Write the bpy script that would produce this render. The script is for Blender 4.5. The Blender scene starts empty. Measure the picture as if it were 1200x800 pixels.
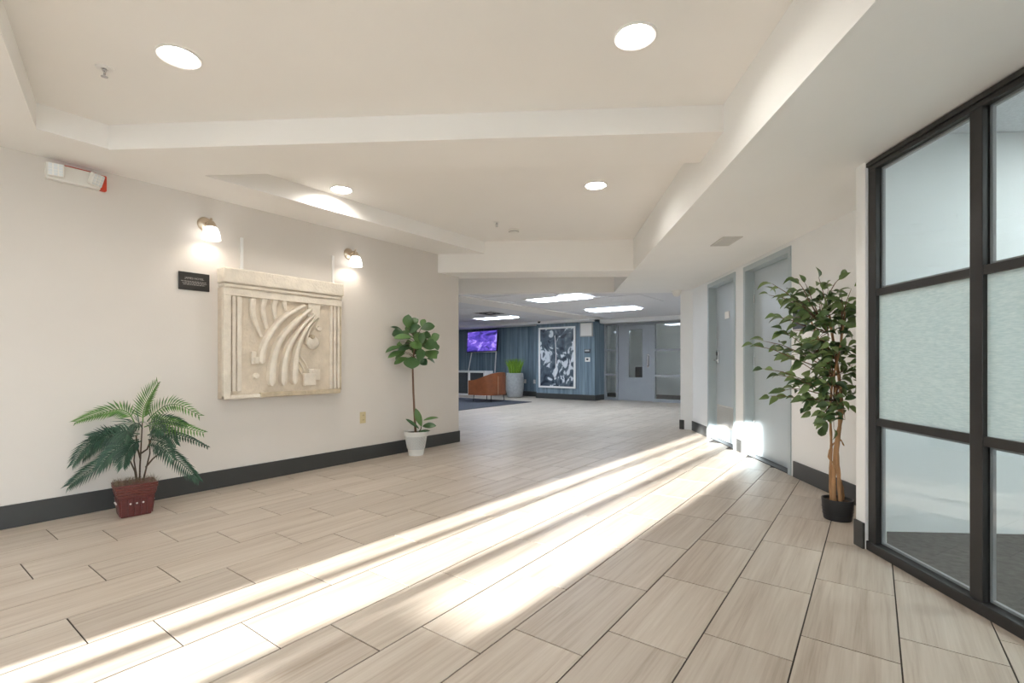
import bpy, bmesh, math, random
from mathutils import Vector, Matrix, Euler

S = bpy.context.scene
C = S.collection
PI = math.pi

# ------------------------------------------------------------------ camera
F_PX, HORIZON, YAW, CAM_H = 574.08, 424.14, 0.6361, 1.04
cam_d = bpy.data.cameras.new('camera')
cam_d.sensor_width = 36.0
cam_d.lens = F_PX / 1200 * 36.0
cam_d.shift_y = (HORIZON - 400) / 1200
cam_d.clip_start = 0.05
cam = bpy.data.objects.new('camera', cam_d)
C.objects.link(cam)
cam.location = (0, 0, CAM_H)
cam.rotation_euler = (PI / 2, 0, YAW)
S.camera = cam

# ------------------------------------------------------------------ sky, sun, exposure
world = bpy.data.worlds.new('sky')
S.world = world
world.use_nodes = True
bg = world.node_tree.nodes['Background']
bg.inputs['Color'].default_value = (0.80, 0.90, 1.0, 1)
bg.inputs['Strength'].default_value = 4.0

SUN_AZ, SUN_ALT = math.radians(2.57), math.radians(11.0)
sun_d = bpy.data.lights.new('sun', 'SUN')
sun_d.energy = 17.0
sun_d.angle = math.radians(0.8)
sun_d.color = (1.0, 0.985, 0.95)
sun = bpy.data.objects.new('sun', sun_d)
C.objects.link(sun)
sun.rotation_euler = Vector((math.sin(SUN_AZ) * math.cos(SUN_ALT), math.cos(SUN_AZ) * math.cos(SUN_ALT),
                             -math.sin(SUN_ALT))).to_track_quat('-Z', 'Y').to_euler()
sun.location = (-2, -8, 4)

S.view_settings.view_transform = 'Standard'
S.view_settings.look = 'None'
S.view_settings.gamma = 1.0
S.view_settings.use_curve_mapping = False
S.view_settings.exposure = 1.3
S.cycles.max_bounces = 12
S.cycles.diffuse_bounces = 6
S.cycles.glossy_bounces = 4
S.cycles.transparent_max_bounces = 16
S.cycles.sample_clamp_indirect = 6.0
S.cycles.caustics_reflective = False
S.cycles.caustics_refractive = False

# lamp strengths (each lamp is built further down)
DOWN_E = 66.0
TROFFER_E = 10.0
OFFICE_E = 8.5

# ------------------------------------------------------------------ frames of reference
SY, CY = math.sin(YAW), math.cos(YAW)
TB = YAW - math.atan(37 / F_PX)           # the right-hand wall runs at this angle to the left wall
BQ = Vector((-math.sin(TB), math.cos(TB)))
BP = Vector((math.cos(TB), math.sin(TB)))


def Bp(p, q):
    v = BP * p + BQ * q
    return (v.x, v.y)


def at_depth(x, y, D):
    """point at distance D seen at (x, y) of the photograph: used only to size and place things"""
    R = (x - 600) / F_PX * D
    return Vector((R * CY - D * SY, R * SY + D * CY, CAM_H - (y - HORIZON) * D / F_PX))


# ------------------------------------------------------------------ materials
MATS = {}


def new_mat(name):
    m = bpy.data.materials.new(name)
    m.use_nodes = True
    MATS[name] = m
    return m, m.node_tree, m.node_tree.nodes['Principled BSDF']


def mat(name, col, rough=0.5, metal=0.0, noise=0.0, scale=20.0, bump=0.0, bscale=None, spec=None, coat=0.0,
        stretch=(1, 1, 1), emis=0.0, emis_col=None):
    m, nt, b = new_mat(name)
    b.inputs['Base Color'].default_value = (*col, 1)
    b.inputs['Roughness'].default_value = rough
    b.inputs['Metallic'].default_value = metal
    if spec is not None:
        b.inputs['Specular IOR Level'].default_value = spec
    if coat:
        b.inputs['Coat Weight'].default_value = coat
    if emis:
        b.inputs['Emission Color'].default_value = (*(emis_col or col), 1)
        b.inputs['Emission Strength'].default_value = emis
    tc = nt.nodes.new('ShaderNodeTexCoord')
    mp = nt.nodes.new('ShaderNodeMapping')
    mp.inputs['Scale'].default_value = stretch
    nt.links.new(tc.outputs['Object'], mp.inputs['Vector'])
    if noise:
        n = nt.nodes.new('ShaderNodeTexNoise')
        n.inputs['Scale'].default_value = scale
        n.inputs['Detail'].default_value = 5
        nt.links.new(mp.outputs['Vector'], n.inputs['Vector'])
        r = nt.nodes.new('ShaderNodeMapRange')
        r.inputs['From Min'].default_value = 0.25
        r.inputs['From Max'].default_value = 0.75
        r.inputs['To Min'].default_value = 1 - noise
        r.inputs['To Max'].default_value = 1 + noise
        nt.links.new(n.outputs['Fac'], r.inputs['Value'])
        mx = nt.nodes.new('ShaderNodeVectorMath')
        mx.operation = 'SCALE'
        mx.inputs[0].default_value = col
        nt.links.new(r.outputs['Result'], mx.inputs['Scale'])
        nt.links.new(mx.outputs['Vector'], b.inputs['Base Color'])
    if bump:
        n2 = nt.nodes.new('ShaderNodeTexNoise')
        n2.inputs['Scale'].default_value = bscale or scale
        n2.inputs['Detail'].default_value = 6
        nt.links.new(mp.outputs['Vector'], n2.inputs['Vector'])
        bp_ = nt.nodes.new('ShaderNodeBump')
        bp_.inputs['Strength'].default_value = bump
        bp_.inputs['Distance'].default_value = 0.01
        nt.links.new(n2.outputs['Fac'], bp_.inputs['Height'])
        nt.links.new(bp_.outputs['Normal'], b.inputs['Normal'])
    return m


mat('wall_paint', (0.69, 0.645, 0.595), 0.55, noise=0.015, scale=3, bump=0.05, bscale=90)
mat('wall_white', (0.84, 0.85, 0.85), 0.5, noise=0.015, scale=3, bump=0.05, bscale=90)
mat('ceiling_paint', (0.88, 0.86, 0.83), 0.6, noise=0.012, scale=2, bump=0.04, bscale=60)
mat('ceiling_sky_tint', (0.87, 0.875, 0.865), 0.6, noise=0.015, scale=2, bump=0.05, bscale=30)  # ceiling paint with the cool cast of sky light put into its colour
mat('baseboard', (0.042, 0.043, 0.042), 0.42, noise=0.06, scale=8)
mat('grout', (0.05, 0.042, 0.036), 0.9, noise=0.1, scale=60)
mat('door_paint', (0.46, 0.52, 0.56), 0.33, noise=0.02, scale=5)
mat('door_frame_paint', (0.43, 0.50, 0.53), 0.35, noise=0.02, scale=5)
mat('far_door', (0.30, 0.32, 0.345), 0.45, noise=0.03, scale=6)
mat('bronze', (0.036, 0.035, 0.035), 0.38, 0.35, noise=0.08, scale=15)
mat('chrome', (0.62, 0.62, 0.63), 0.22, 1.0, noise=0.03, scale=40)
mat('nickel', (0.62, 0.52, 0.40), 0.28, 1.0, noise=0.04, scale=30)
mat('white_plastic', (0.80, 0.78, 0.73), 0.4, noise=0.01, scale=10)
mat('white_metal', (0.84, 0.83, 0.81), 0.35, noise=0.01, scale=10)
mat('ivory_plastic', (0.60, 0.50, 0.29), 0.4, noise=0.02, scale=20)
mat('black_plastic', (0.012, 0.012, 0.013), 0.45, noise=0.05, scale=20)
mat('pot_black', (0.020, 0.021, 0.024), 0.42, noise=0.08, scale=30)
mat('plaque', (0.025, 0.022, 0.020), 0.4, noise=0.06, scale=20)
mat('plaque_text', (0.36, 0.34, 0.32), 0.5, noise=0.02, scale=40)
mat('red_plastic', (0.62, 0.055, 0.02), 0.4, noise=0.03, scale=20)
mat('dark_slot', (0.03, 0.03, 0.03), 0.7, noise=0.05, scale=30)
mat('grille_grey', (0.62, 0.61, 0.58), 0.5, noise=0.03, scale=20)
mat('led_lens', (0.72, 0.75, 0.76), 0.25, noise=0.02, scale=40)
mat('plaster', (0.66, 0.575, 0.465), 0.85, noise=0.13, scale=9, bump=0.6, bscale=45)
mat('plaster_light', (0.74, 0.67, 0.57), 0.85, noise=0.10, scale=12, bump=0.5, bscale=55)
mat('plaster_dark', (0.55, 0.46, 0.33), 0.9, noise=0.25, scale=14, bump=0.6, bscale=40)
mat('basket_red', (0.105, 0.016, 0.012), 0.32, noise=0.35, scale=14, bump=0.3, bscale=60, stretch=(1, 1, 6))
mat('basket_red_lip', (0.13, 0.028, 0.019), 0.35, noise=0.4, scale=12, bump=0.3, bscale=50, stretch=(1, 1, 8))
mat('moss', (0.20, 0.155, 0.10), 0.95, noise=0.4, scale=60)
mat('soil', (0.06, 0.04, 0.028), 0.95, noise=0.4, scale=60, bump=0.6, bscale=80)
mat('bark', (0.42, 0.24, 0.115), 0.75, noise=0.32, scale=30, bump=0.6, bscale=50, stretch=(1, 1, 0.25))
mat('bark_dark', (0.16, 0.09, 0.055), 0.8, noise=0.3, scale=40, bump=0.4, bscale=60, stretch=(1, 1, 0.3))
mat('stem_green', (0.075, 0.052, 0.03), 0.7, noise=0.25, scale=40)
mat('ceramic_white', (0.70, 0.70, 0.67), 0.38, noise=0.03, scale=20)
mat('ceramic_grey', (0.50, 0.51, 0.51), 0.45, noise=0.05, scale=20)
mat('pot_stone', (0.33, 0.34, 0.34), 0.75, noise=0.12, scale=15, bump=0.3, bscale=40)
mat('leather', (0.25, 0.075, 0.025), 0.38, noise=0.22, scale=7, bump=0.15, bscale=90)
mat('leather_dark', (0.12, 0.045, 0.025), 0.45, noise=0.2, scale=8)
mat('seam', (0.55, 0.36, 0.22), 0.6, noise=0.05, scale=20)
mat('rug', (0.045, 0.05, 0.066), 0.95, noise=0.25, scale=80, bump=0.4, bscale=200)
mat('carpet', (0.085, 0.08, 0.076), 0.95, noise=0.45, scale=30, bump=0.4, bscale=250)
mat('grey_metal', (0.30, 0.31, 0.33), 0.45, noise=0.03, scale=20)
mat('panel_dark', (0.05, 0.055, 0.06), 0.6, noise=0.2, scale=30)
mat('beige_panel', (0.48, 0.48, 0.44), 0.5, noise=0.02, scale=10)
mat('ceiling_tile', (0.78, 0.79, 0.82), 0.9, noise=0.10, scale=60, bump=0.15, bscale=150)
mat('ceiling_grid', (0.74, 0.75, 0.78), 0.5, noise=0.02, scale=10)
mat('concrete', (0.42, 0.41, 0.39), 0.9, noise=0.1, scale=4)
mat('lamp_lens', (0.95, 0.93, 0.88), 0.5, noise=0.01, emis=DOWN_E, emis_col=(1.0, 0.95, 0.885))
mat('troffer_lens', (0.95, 0.96, 0.98), 0.5, noise=0.01, emis=TROFFER_E, emis_col=(0.76, 0.87, 1.0))
mat('office_lens', (0.95, 0.96, 0.98), 0.5, noise=0.01, emis=OFFICE_E, emis_col=(0.88, 0.97, 0.98))
mat('corridor_lens', (0.95, 0.96, 0.98), 0.5, noise=0.01, emis=1.6, emis_col=(0.9, 0.95, 1.0))
mat('bulb', (1, 0.95, 0.85), 0.5, noise=0.01, emis=34.0, emis_col=(1.0, 0.90, 0.80))
mat('shade_glass', (0.95, 0.94, 0.92), 0.35, noise=0.01, emis=1.5, emis_col=(1.0, 0.96, 0.92))


def floor_tile_mat():
    m, nt, b = new_mat('floor_tile')
    N, Lk = nt.nodes.new, nt.links.new
    tc = N('ShaderNodeTexCoord')
    oi = N('ShaderNodeObjectInfo')
    geo = N('ShaderNodeNewGeometry')
    add = N('ShaderNodeMath'); add.operation = 'ADD'
    Lk(oi.outputs['Random'], add.inputs[0]); Lk(geo.outputs['Random Per Island'], add.inputs[1])
    fr = N('ShaderNodeMath'); fr.operation = 'FRACT'
    Lk(add.outputs[0], fr.inputs[0])
    off = N('ShaderNodeCombineXYZ')
    mul = N('ShaderNodeMath'); mul.operation = 'MULTIPLY'; mul.inputs[1].default_value = 57.0
    Lk(fr.outputs[0], mul.inputs[0])
    Lk(mul.outputs[0], off.inputs['X']); Lk(mul.outputs[0], off.inputs['Z'])
    va = N('ShaderNodeVectorMath'); va.operation = 'ADD'
    Lk(tc.outputs['Object'], va.inputs[0]); Lk(off.outputs[0], va.inputs[1])

    def streak(sc, nscale, detail):
        mp = N('ShaderNodeMapping'); mp.inputs['Scale'].default_value = sc
        Lk(va.outputs[0], mp.inputs['Vector'])
        n = N('ShaderNodeTexNoise'); n.inputs['Scale'].default_value = nscale
        n.inputs['Detail'].default_value = detail; n.inputs['Roughness'].default_value = 0.6
        n.inputs['Distortion'].default_value = 0.25
        Lk(mp.outputs[0], n.inputs['Vector'])
        return n.outputs['Fac']
    n1 = streak((14, 0.7, 14), 1.0, 4)
    n2 = streak((75, 2.2, 75), 1.0, 4)
    mixn = N('ShaderNodeMix'); mixn.data_type = 'FLOAT'; mixn.inputs[0].default_value = 0.45
    Lk(n1, mixn.inputs[2]); Lk(n2, mixn.inputs[3])
    cr = N('ShaderNodeValToRGB')
    e = cr.color_ramp.elements
    e[0].position, e[0].color = 0.30, (0.345, 0.275, 0.215, 1)
    e[1].position, e[1].color = 0.66, (0.56, 0.50, 0.43, 1)
    k = e.new(0.48); k.color = (0.48, 0.412, 0.345, 1)
    Lk(mixn.outputs[0], cr.inputs['Fac'])
    mr = N('ShaderNodeMapRange')
    mr.inputs['To Min'].default_value = 0.93; mr.inputs['To Max'].default_value = 1.06
    Lk(fr.outputs[0], mr.inputs['Value'])
    sc = N('ShaderNodeVectorMath'); sc.operation = 'SCALE'
    Lk(cr.outputs['Color'], sc.inputs[0]); Lk(mr.outputs[0], sc.inputs['Scale'])
    Lk(sc.outputs[0], b.inputs['Base Color'])
    b.inputs['Roughness'].default_value = 0.38
    b.inputs['Specular IOR Level'].default_value = 0.4
    bump = N('ShaderNodeBump'); bump.inputs['Strength'].default_value = 0.12; bump.inputs['Distance'].default_value = 0.003
    Lk(n2, bump.inputs['Height']); Lk(bump.outputs[0], b.inputs['Normal'])


floor_tile_mat()


def leaf_mat(name, dark, light, rough=0.35, trans=0.15):
    m, nt, b = new_mat(name)
    N, Lk = nt.nodes.new, nt.links.new
    oi = N('ShaderNodeObjectInfo'); geo = N('ShaderNodeNewGeometry')
    tc = N('ShaderNodeTexCoord')
    n = N('ShaderNodeTexNoise'); n.inputs['Scale'].default_value = 25; n.inputs['Detail'].default_value = 3
    Lk(tc.outputs['Object'], n.inputs['Vector'])
    add = N('ShaderNodeMath'); add.operation = 'ADD'
    Lk(oi.outputs['Random'], add.inputs[0]); Lk(geo.outputs['Random Per Island'], add.inputs[1])
    fr = N('ShaderNodeMath'); fr.operation = 'FRACT'; Lk(add.outputs[0], fr.inputs[0])
    a2 = N('ShaderNodeMath'); a2.operation = 'MULTIPLY_ADD'; a2.inputs[1].default_value = 0.5; a2.inputs[2].default_value = -0.25
    Lk(n.outputs['Fac'], a2.inputs[0])
    a3 = N('ShaderNodeMath'); a3.operation = 'ADD'; a3.use_clamp = True
    Lk(fr.outputs[0], a3.inputs[0]); Lk(a2.outputs[0], a3.inputs[1])
    cr = N('ShaderNodeValToRGB')
    cr.color_ramp.elements[0].color = (*dark, 1); cr.color_ramp.elements[1].color = (*light, 1)
    Lk(a3.outputs[0], cr.inputs['Fac']); Lk(cr.outputs['Color'], b.inputs['Base Color'])
    b.inputs['Roughness'].default_value = rough


leaf_mat('leaf_ficus', (0.030, 0.075, 0.024), (0.18, 0.265, 0.085), 0.32)
leaf_mat('leaf_fig', (0.018, 0.065, 0.022), (0.115, 0.225, 0.06), 0.35)
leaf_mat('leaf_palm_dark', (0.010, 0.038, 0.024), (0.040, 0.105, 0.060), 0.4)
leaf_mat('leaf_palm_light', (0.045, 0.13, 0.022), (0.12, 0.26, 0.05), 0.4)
leaf_mat('grass_blade', (0.10, 0.24, 0.02), (0.30, 0.50, 0.05), 0.5)


def glass_mat(name, tint, ior=1.45, rough=0.0):
    m = bpy.data.materials.new(name); m.use_nodes = True; MATS[name] = m
    nt = m.node_tree; nt.nodes.remove(nt.nodes['Principled BSDF'])
    out = nt.nodes['Material Output']
    fr = nt.nodes.new('ShaderNodeFresnel'); fr.inputs['IOR'].default_value = ior
    tr = nt.nodes.new('ShaderNodeBsdfTransparent'); tr.inputs['Color'].default_value = (*tint, 1)
    gl = nt.nodes.new('ShaderNodeBsdfGlossy'); gl.inputs['Roughness'].default_value = rough
    mx = nt.nodes.new('ShaderNodeMixShader')
    geo = nt.nodes.new('ShaderNodeNewGeometry')
    mu = nt.nodes.new('ShaderNodeMath'); mu.operation = 'MULTIPLY_ADD'; mu.inputs[1].default_value = -1.0; mu.inputs[2].default_value = 1.0
    nt.links.new(geo.outputs['Backfacing'], mu.inputs[0])
    m2 = nt.nodes.new('ShaderNodeMath'); m2.operation = 'MULTIPLY'
    nt.links.new(fr.outputs[0], m2.inputs[0]); nt.links.new(mu.outputs[0], m2.inputs[1])
    nt.links.new(m2.outputs[0], mx.inputs[0]); nt.links.new(tr.outputs[0], mx.inputs[1]); nt.links.new(gl.outputs[0], mx.inputs[2])
    nt.links.new(mx.outputs[0], out.inputs['Surface'])
    return m


glass_mat('glass', (0.95, 0.975, 0.97), 2.0)
glass_mat('window_glass', (0.97, 0.98, 0.98), 1.3)


def film_mat():
    m, nt, b = new_mat('privacy_film')
    N, Lk = nt.nodes.new, nt.links.new
    out = nt.nodes['Material Output']
    tc = N('ShaderNodeTexCoord'); mp = N('ShaderNodeMapping'); mp.inputs['Scale'].default_value = (20, 20, 140)
    Lk(tc.outputs['Object'], mp.inputs['Vector'])
    n = N('ShaderNodeTexNoise'); n.inputs['Scale'].default_value = 1.5; n.inputs['Detail'].default_value = 4
    Lk(mp.outputs[0], n.inputs['Vector'])
    cr = N('ShaderNodeValToRGB')
    cr.color_ramp.elements[0].position = 0.3; cr.color_ramp.elements[0].color = (0.62, 0.76, 0.79, 1)
    cr.color_ramp.elements[1].position = 0.7; cr.color_ramp.elements[1].color = (0.79, 0.905, 0.925, 1)
    Lk(n.outputs['Fac'], cr.inputs['Fac']); Lk(cr.outputs[0], b.inputs['Base Color'])
    b.inputs['Roughness'].default_value = 0.35
    tl = N('ShaderNodeBsdfTranslucent'); Lk(cr.outputs[0], tl.inputs['Color'])
    mx = N('ShaderNodeMixShader'); mx.inputs[0].default_value = 0.30
    Lk(b.outputs[0], mx.inputs[1]); Lk(tl.outputs[0], mx.inputs[2]); Lk(mx.outputs[0], out.inputs['Surface'])


film_mat()


def wallpaper_mat():
    m, nt, b = new_mat('blue_wallpaper')
    N, Lk = nt.nodes.new, nt.links.new
    tc = N('ShaderNodeTexCoord'); mp = N('ShaderNodeMapping'); mp.inputs['Scale'].default_value = (9, 9, 0.35)
    Lk(tc.outputs['Object'], mp.inputs['Vector'])
    n = N('ShaderNodeTexNoise'); n.inputs['Scale'].default_value = 1.3; n.inputs['Detail'].default_value = 7
    n.inputs['Roughness'].default_value = 0.7
    Lk(mp.outputs[0], n.inputs['Vector'])
    cr = N('ShaderNodeValToRGB')
    cr.color_ramp.elements[0].position = 0.3; cr.color_ramp.elements[0].color = (0.062, 0.10, 0.14, 1)
    cr.color_ramp.elements[1].position = 0.72; cr.color_ramp.elements[1].color = (0.27, 0.36, 0.425, 1)
    Lk(n.outputs['Fac'], cr.inputs['Fac']); Lk(cr.outputs[0], b.inputs['Base Color'])
    b.inputs['Roughness'].default_value = 0.6


wallpaper_mat()


def print_mat(name, stops, scale, distort, emis=0.0, stretch=(1, 1, 1)):
    m, nt, b = new_mat(name)
    N, Lk = nt.nodes.new, nt.links.new
    tc = N('ShaderNodeTexCoord'); mp = N('ShaderNodeMapping'); mp.inputs['Scale'].default_value = stretch
    Lk(tc.outputs['Object'], mp.inputs['Vector'])
    n = N('ShaderNodeTexNoise'); n.inputs['Scale'].default_value = scale; n.inputs['Detail'].default_value = 3
    n.inputs['Distortion'].default_value = distort
    Lk(mp.outputs[0], n.inputs['Vector'])
    cr = N('ShaderNodeValToRGB'); cr.color_ramp.interpolation = 'EASE'
    e = cr.color_ramp.elements
    e[0].position, e[0].color = stops[0][0], (*stops[0][1], 1)
    e[1].position, e[1].color = stops[-1][0], (*stops[-1][1], 1)
    for p, c in stops[1:-1]:
        k = e.new(p); k.color = (*c, 1)
    Lk(n.outputs['Fac'], cr.inputs['Fac']); Lk(cr.outputs[0], b.inputs['Base Color'])
    b.inputs['Roughness'].default_value = 0.35
    if emis:
        Lk(cr.outputs[0], b.inputs['Emission Color']); b.inputs['Emission Strength'].default_value = emis


print_mat('art_print', [(0.34, (0.012, 0.018, 0.035)), (0.45, (0.06, 0.085, 0.115)), (0.545, (0.12, 0.155, 0.185)),
                        (0.57, (0.62, 0.66, 0.70)), (0.72, (0.74, 0.76, 0.79))], 2.3, 2.0, stretch=(1.2, 1, 1))
print_mat('screen_image', [(0.3, (0.015, 0.012, 0.09)), (0.45, (0.07, 0.045, 0.34)), (0.55, (0.12, 0.07, 0.42)),
                           (0.66, (0.36, 0.25, 0.75)), (0.78, (0.20, 0.32, 0.55))], 2.6, 1.2, emis=0.55, stretch=(1, 1, 2.2))


# ------------------------------------------------------------------ mesh building
class MB:
    def __init__(s):
        s.v, s.f = [], []

    def add(s, vs, fs):
        o = len(s.v)
        s.v += [tuple(v) for v in vs]
        s.f += [tuple(i + o for i in f) for f in fs]
        return s

    def box(s, x0, x1, y0, y1, z0, z1):
        return s.prism([(x0, y0), (x1, y0), (x1, y1), (x0, y1)], z0, z1)

    def prism(s, pts, z0, z1):
        a = sum(pts[i][0] * pts[(i + 1) % len(pts)][1] - pts[(i + 1) % len(pts)][0] * pts[i][1] for i in range(len(pts)))
        if a < 0:
            pts = pts[::-1]
        n = len(pts)
        vs = [(x, y, z0) for x, y in pts] + [(x, y, z1) for x, y in pts]
        fs = [tuple(range(n))[::-1], tuple(range(n, 2 * n))]
        fs += [(i, (i + 1) % n, n + (i + 1) % n, n + i) for i in range(n)]
        return s.add(vs, fs)

    def taper(s, w0, d0, w1, d1, z0, z1, cx=0, cy=0):
        vs = []
        for w, d, z in ((w0, d0, z0), (w1, d1, z1)):
            vs += [(cx - w / 2, cy - d / 2, z), (cx + w / 2, cy - d / 2, z), (cx + w / 2, cy + d / 2, z), (cx - w / 2, cy + d / 2, z)]
        return s.add(vs, [(3, 2, 1, 0), (4, 5, 6, 7), (0, 1, 5, 4), (1, 2, 6, 5), (2, 3, 7, 6), (3, 0, 4, 7)])

    def lathe(s, prof, n=24, c=(0, 0, 0), M=None, cap=True):
        vs, fs = [], []
        for r, z in prof:
            for i in range(n):
                a = 2 * PI * i / n
                p = Vector((r * math.cos(a), r * math.sin(a), z))
                if M:
                    p = M @ p
                vs.append((p.x + c[0], p.y + c[1], p.z + c[2]))
        for k in range(len(prof) - 1):
            for i in range(n):
                j = (i + 1) % n
                fs.append((k * n + i, k * n + j, (k + 1) * n + j, (k + 1) * n + i))
        if cap:
            fs.append(tuple(range(n))[::-1])
            fs.append(tuple(range((len(prof) - 1) * n, len(prof) * n)))
        return s.add(vs, fs)

    def tube(s, pts, rad, n=8, cap=True):
        pts = [Vector(p) for p in pts]
        if not hasattr(rad, '__len__'):
            rad = [rad] * len(pts)
        vs, fs = [], []
        up = None
        for i, p in enumerate(pts):
            t = (pts[min(i + 1, len(pts) - 1)] - pts[max(i - 1, 0)]).normalized()
            if up is None:
                up = Vector((0, 0, 1)) if abs(t.z) < 0.9 else Vector((1, 0, 0))
            a = (up - t * up.dot(t)).normalized()
            b = t.cross(a)
            up = a
            for k in range(n):
                an = 2 * PI * k / n
                vs.append(p + (a * math.cos(an) + b * math.sin(an)) * rad[i])
        for i in range(len(pts) - 1):
            for k in range(n):
                j = (k + 1) % n
                fs.append((i * n + k, i * n + j, (i + 1) * n + j, (i + 1) * n + k))
        if cap:
            fs.append(tuple(range(n))[::-1]); fs.append(tuple(range((len(pts) - 1) * n, len(pts) * n)))
        return s.add(vs, fs)

    def ball(s, c, r, n=12, m=8, sc=(1, 1, 1)):
        prof = [(max(1e-4, r * math.sin(PI * i / m)), -r * math.cos(PI * i / m)) for i in range(m + 1)]
        M = Matrix.Diagonal((*sc, 1))
        return s.lathe(prof, n, c, M)

    def mesh(s, name):
        me = bpy.data.meshes.new(name)
        me.from_pydata(s.v, [], s.f)
        me.validate(); me.update()
        return me

    def build(s, name, material, parent=None, smooth=False, bevel=0.0, loc=None):
        me = s.mesh(name)
        if material:
            me.materials.append(MATS[material])
        o = bpy.data.objects.new(name, me)
        C.objects.link(o)
        if parent:
            o.parent = parent
        if loc:
            o.location = loc
        if smooth:
            for p in me.polygons:
                p.use_smooth = True
            if smooth == 'auto':
                md = o.modifiers.new('split', 'EDGE_SPLIT'); md.split_angle = math.radians(40)
        if bevel:
            md = o.modifiers.new('bevel', 'BEVEL'); md.width = bevel; md.segments = 2; md.limit_method = 'ANGLE'
        return o


def tag(o, label, cat, group=None):
    o['label'] = label; o['category'] = cat
    if group:
        o['group'] = group
    return o


def thing(name, label, cat, loc, rotz=0.0, group=None):
    o = bpy.data.objects.new(name, None)
    o.empty_display_size = 0.1
    C.objects.link(o)
    o.location = loc
    o.rotation_euler = (0, 0, rotz)
    return tag(o, label, cat, group)


def struct(o, label=None):
    o['kind'] = 'structure'
    if label:
        o['label'] = label
    return o


def root_struct(name, label, loc=(0, 0, 0), rotz=0.0):
    o = bpy.data.objects.new(name, None)
    C.objects.link(o)
    o.location = loc; o.rotation_euler = (0, 0, rotz)
    return struct(o, label)


def bpoly(*pq):
    return [Bp(p, q) for p, q in pq]


# ------------------------------------------------------------------ room dimensions
WL = -4.36            # face of the left wall
Z_SOF, Z_TRAY, Z_LOW, Z_FAR = 2.38, 2.53, 2.15, 2.20
Y_BACK = -3.2
P_DOOR, P_GL = 2.27, 1.80


def bulk_p(q):
    return 0.995 + 0.0155 * q


def p_at_x(X, q):
    return (X - BQ.x * q) / BP.x


# ------------------------------------------------------------------ floor with its tiles
floor = struct(MB().box(-13.2, 6.0, -3.4, 15.5, -0.06, -0.0035).build('floor', 'grout'), 'pale stone-look tiled lobby floor with dark joints')
TW, TL_ = 0.2901 * CAM_H, 0.587 * CAM_H
V0, U0 = -3.9874 * CAM_H, 0.7016 * CAM_H
J = 0.0055
tile_mb = MB()
hx, hy, ch = (TW - J) / 2, (TL_ - J) / 2, 0.0003
vs = [(-hx, -hy, -0.0036), (hx, -hy, -0.0036), (hx, hy, -0.0036), (-hx, hy, -0.0036),
      (-hx, -hy, -ch), (hx, -hy, -ch), (hx, hy, -ch), (-hx, hy, -ch),
      (-hx + ch, -hy + ch, 0), (hx - ch, -hy + ch, 0), (hx - ch, hy - ch, 0), (-hx + ch, hy - ch, 0)]
tfs = [(0, 1, 5, 4), (1, 2, 6, 5), (2, 3, 7, 6), (3, 0, 4, 7), (4, 5, 9, 8), (5, 6, 10, 9), (6, 7, 11, 10), (7, 4, 8, 11), (8, 9, 10, 11)]
tile_mb.add(vs, tfs)
tile_me = tile_mb.mesh('floor_tile')
tile_me.materials.append(MATS['floor_tile'])
cand = []
for r in range(-31, 26):
    x = V0 + (r + 0.5) * TW
    for k in range(-12, 26):
        y = U0 + TL_ * r / 3 + (k + 0.5) * TL_
        if not (-3.2 < y < 13.4 and -13 < x < 5):
            continue
        p, q = BP.x * x + BP.y * y, BQ.x * x + BQ.y * y
        lobby = x > -4.40 and (p < 2.32 or (p < 2.42 and q > 3.1)) and (y < 8.3 or x < -2.2)
        far = y > 4.4 and x < -2.2
        if not (lobby or far):
            continue
        R, D = x * CY + y * SY, -x * SY + y * CY
        score = 0
        if D > 0.8:
            px, py = 600 + F_PX * R / D, HORIZON + F_PX * CAM_H / D
            hid = (x < -4.4 and px < 537) or px > 1230 or px < -60 or py > 880 or (p > 1.9 and px > 1003) or (px > 800 and q > 7.6)
            if not hid:
                score = 1 / D ** 3
        cand.append((score, x, y))
cand.sort(reverse=True)
for sc_, x, y in cand[:300]:
    o = bpy.data.objects.new('floor_tile', tile_me)
    C.objects.link(o); o.parent = floor; o.location = (x, y, 0)
rest = MB()
for sc_, x, y in cand[300:]:
    rest.add([(a + x, b + y, c) for a, b, c in vs], tfs)
o = rest.build('floor_tile_field', 'floor_tile', floor); o['kind'] = 'stuff'

# ------------------------------------------------------------------ walls
wl = struct(MB().box(WL - 0.15, WL, -3.35, 4.73, 0, 2.6).build('wall_left', 'wall_paint'), 'warm white painted wall with the plaster relief')
bb = MB().box(WL, WL + 0.014, -3.2, 4.744, 0, 0.145)
bb.box(WL - 0.164, WL + 0.014, 4.73, 4.744, 0, 0.145).box(WL - 0.164, WL - 0.15, 4.3, 4.744, 0, 0.145)
struct(bb.build('baseboard_left', 'baseboard', bevel=0.003), 'dark grey baseboard along the left wall')

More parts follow.
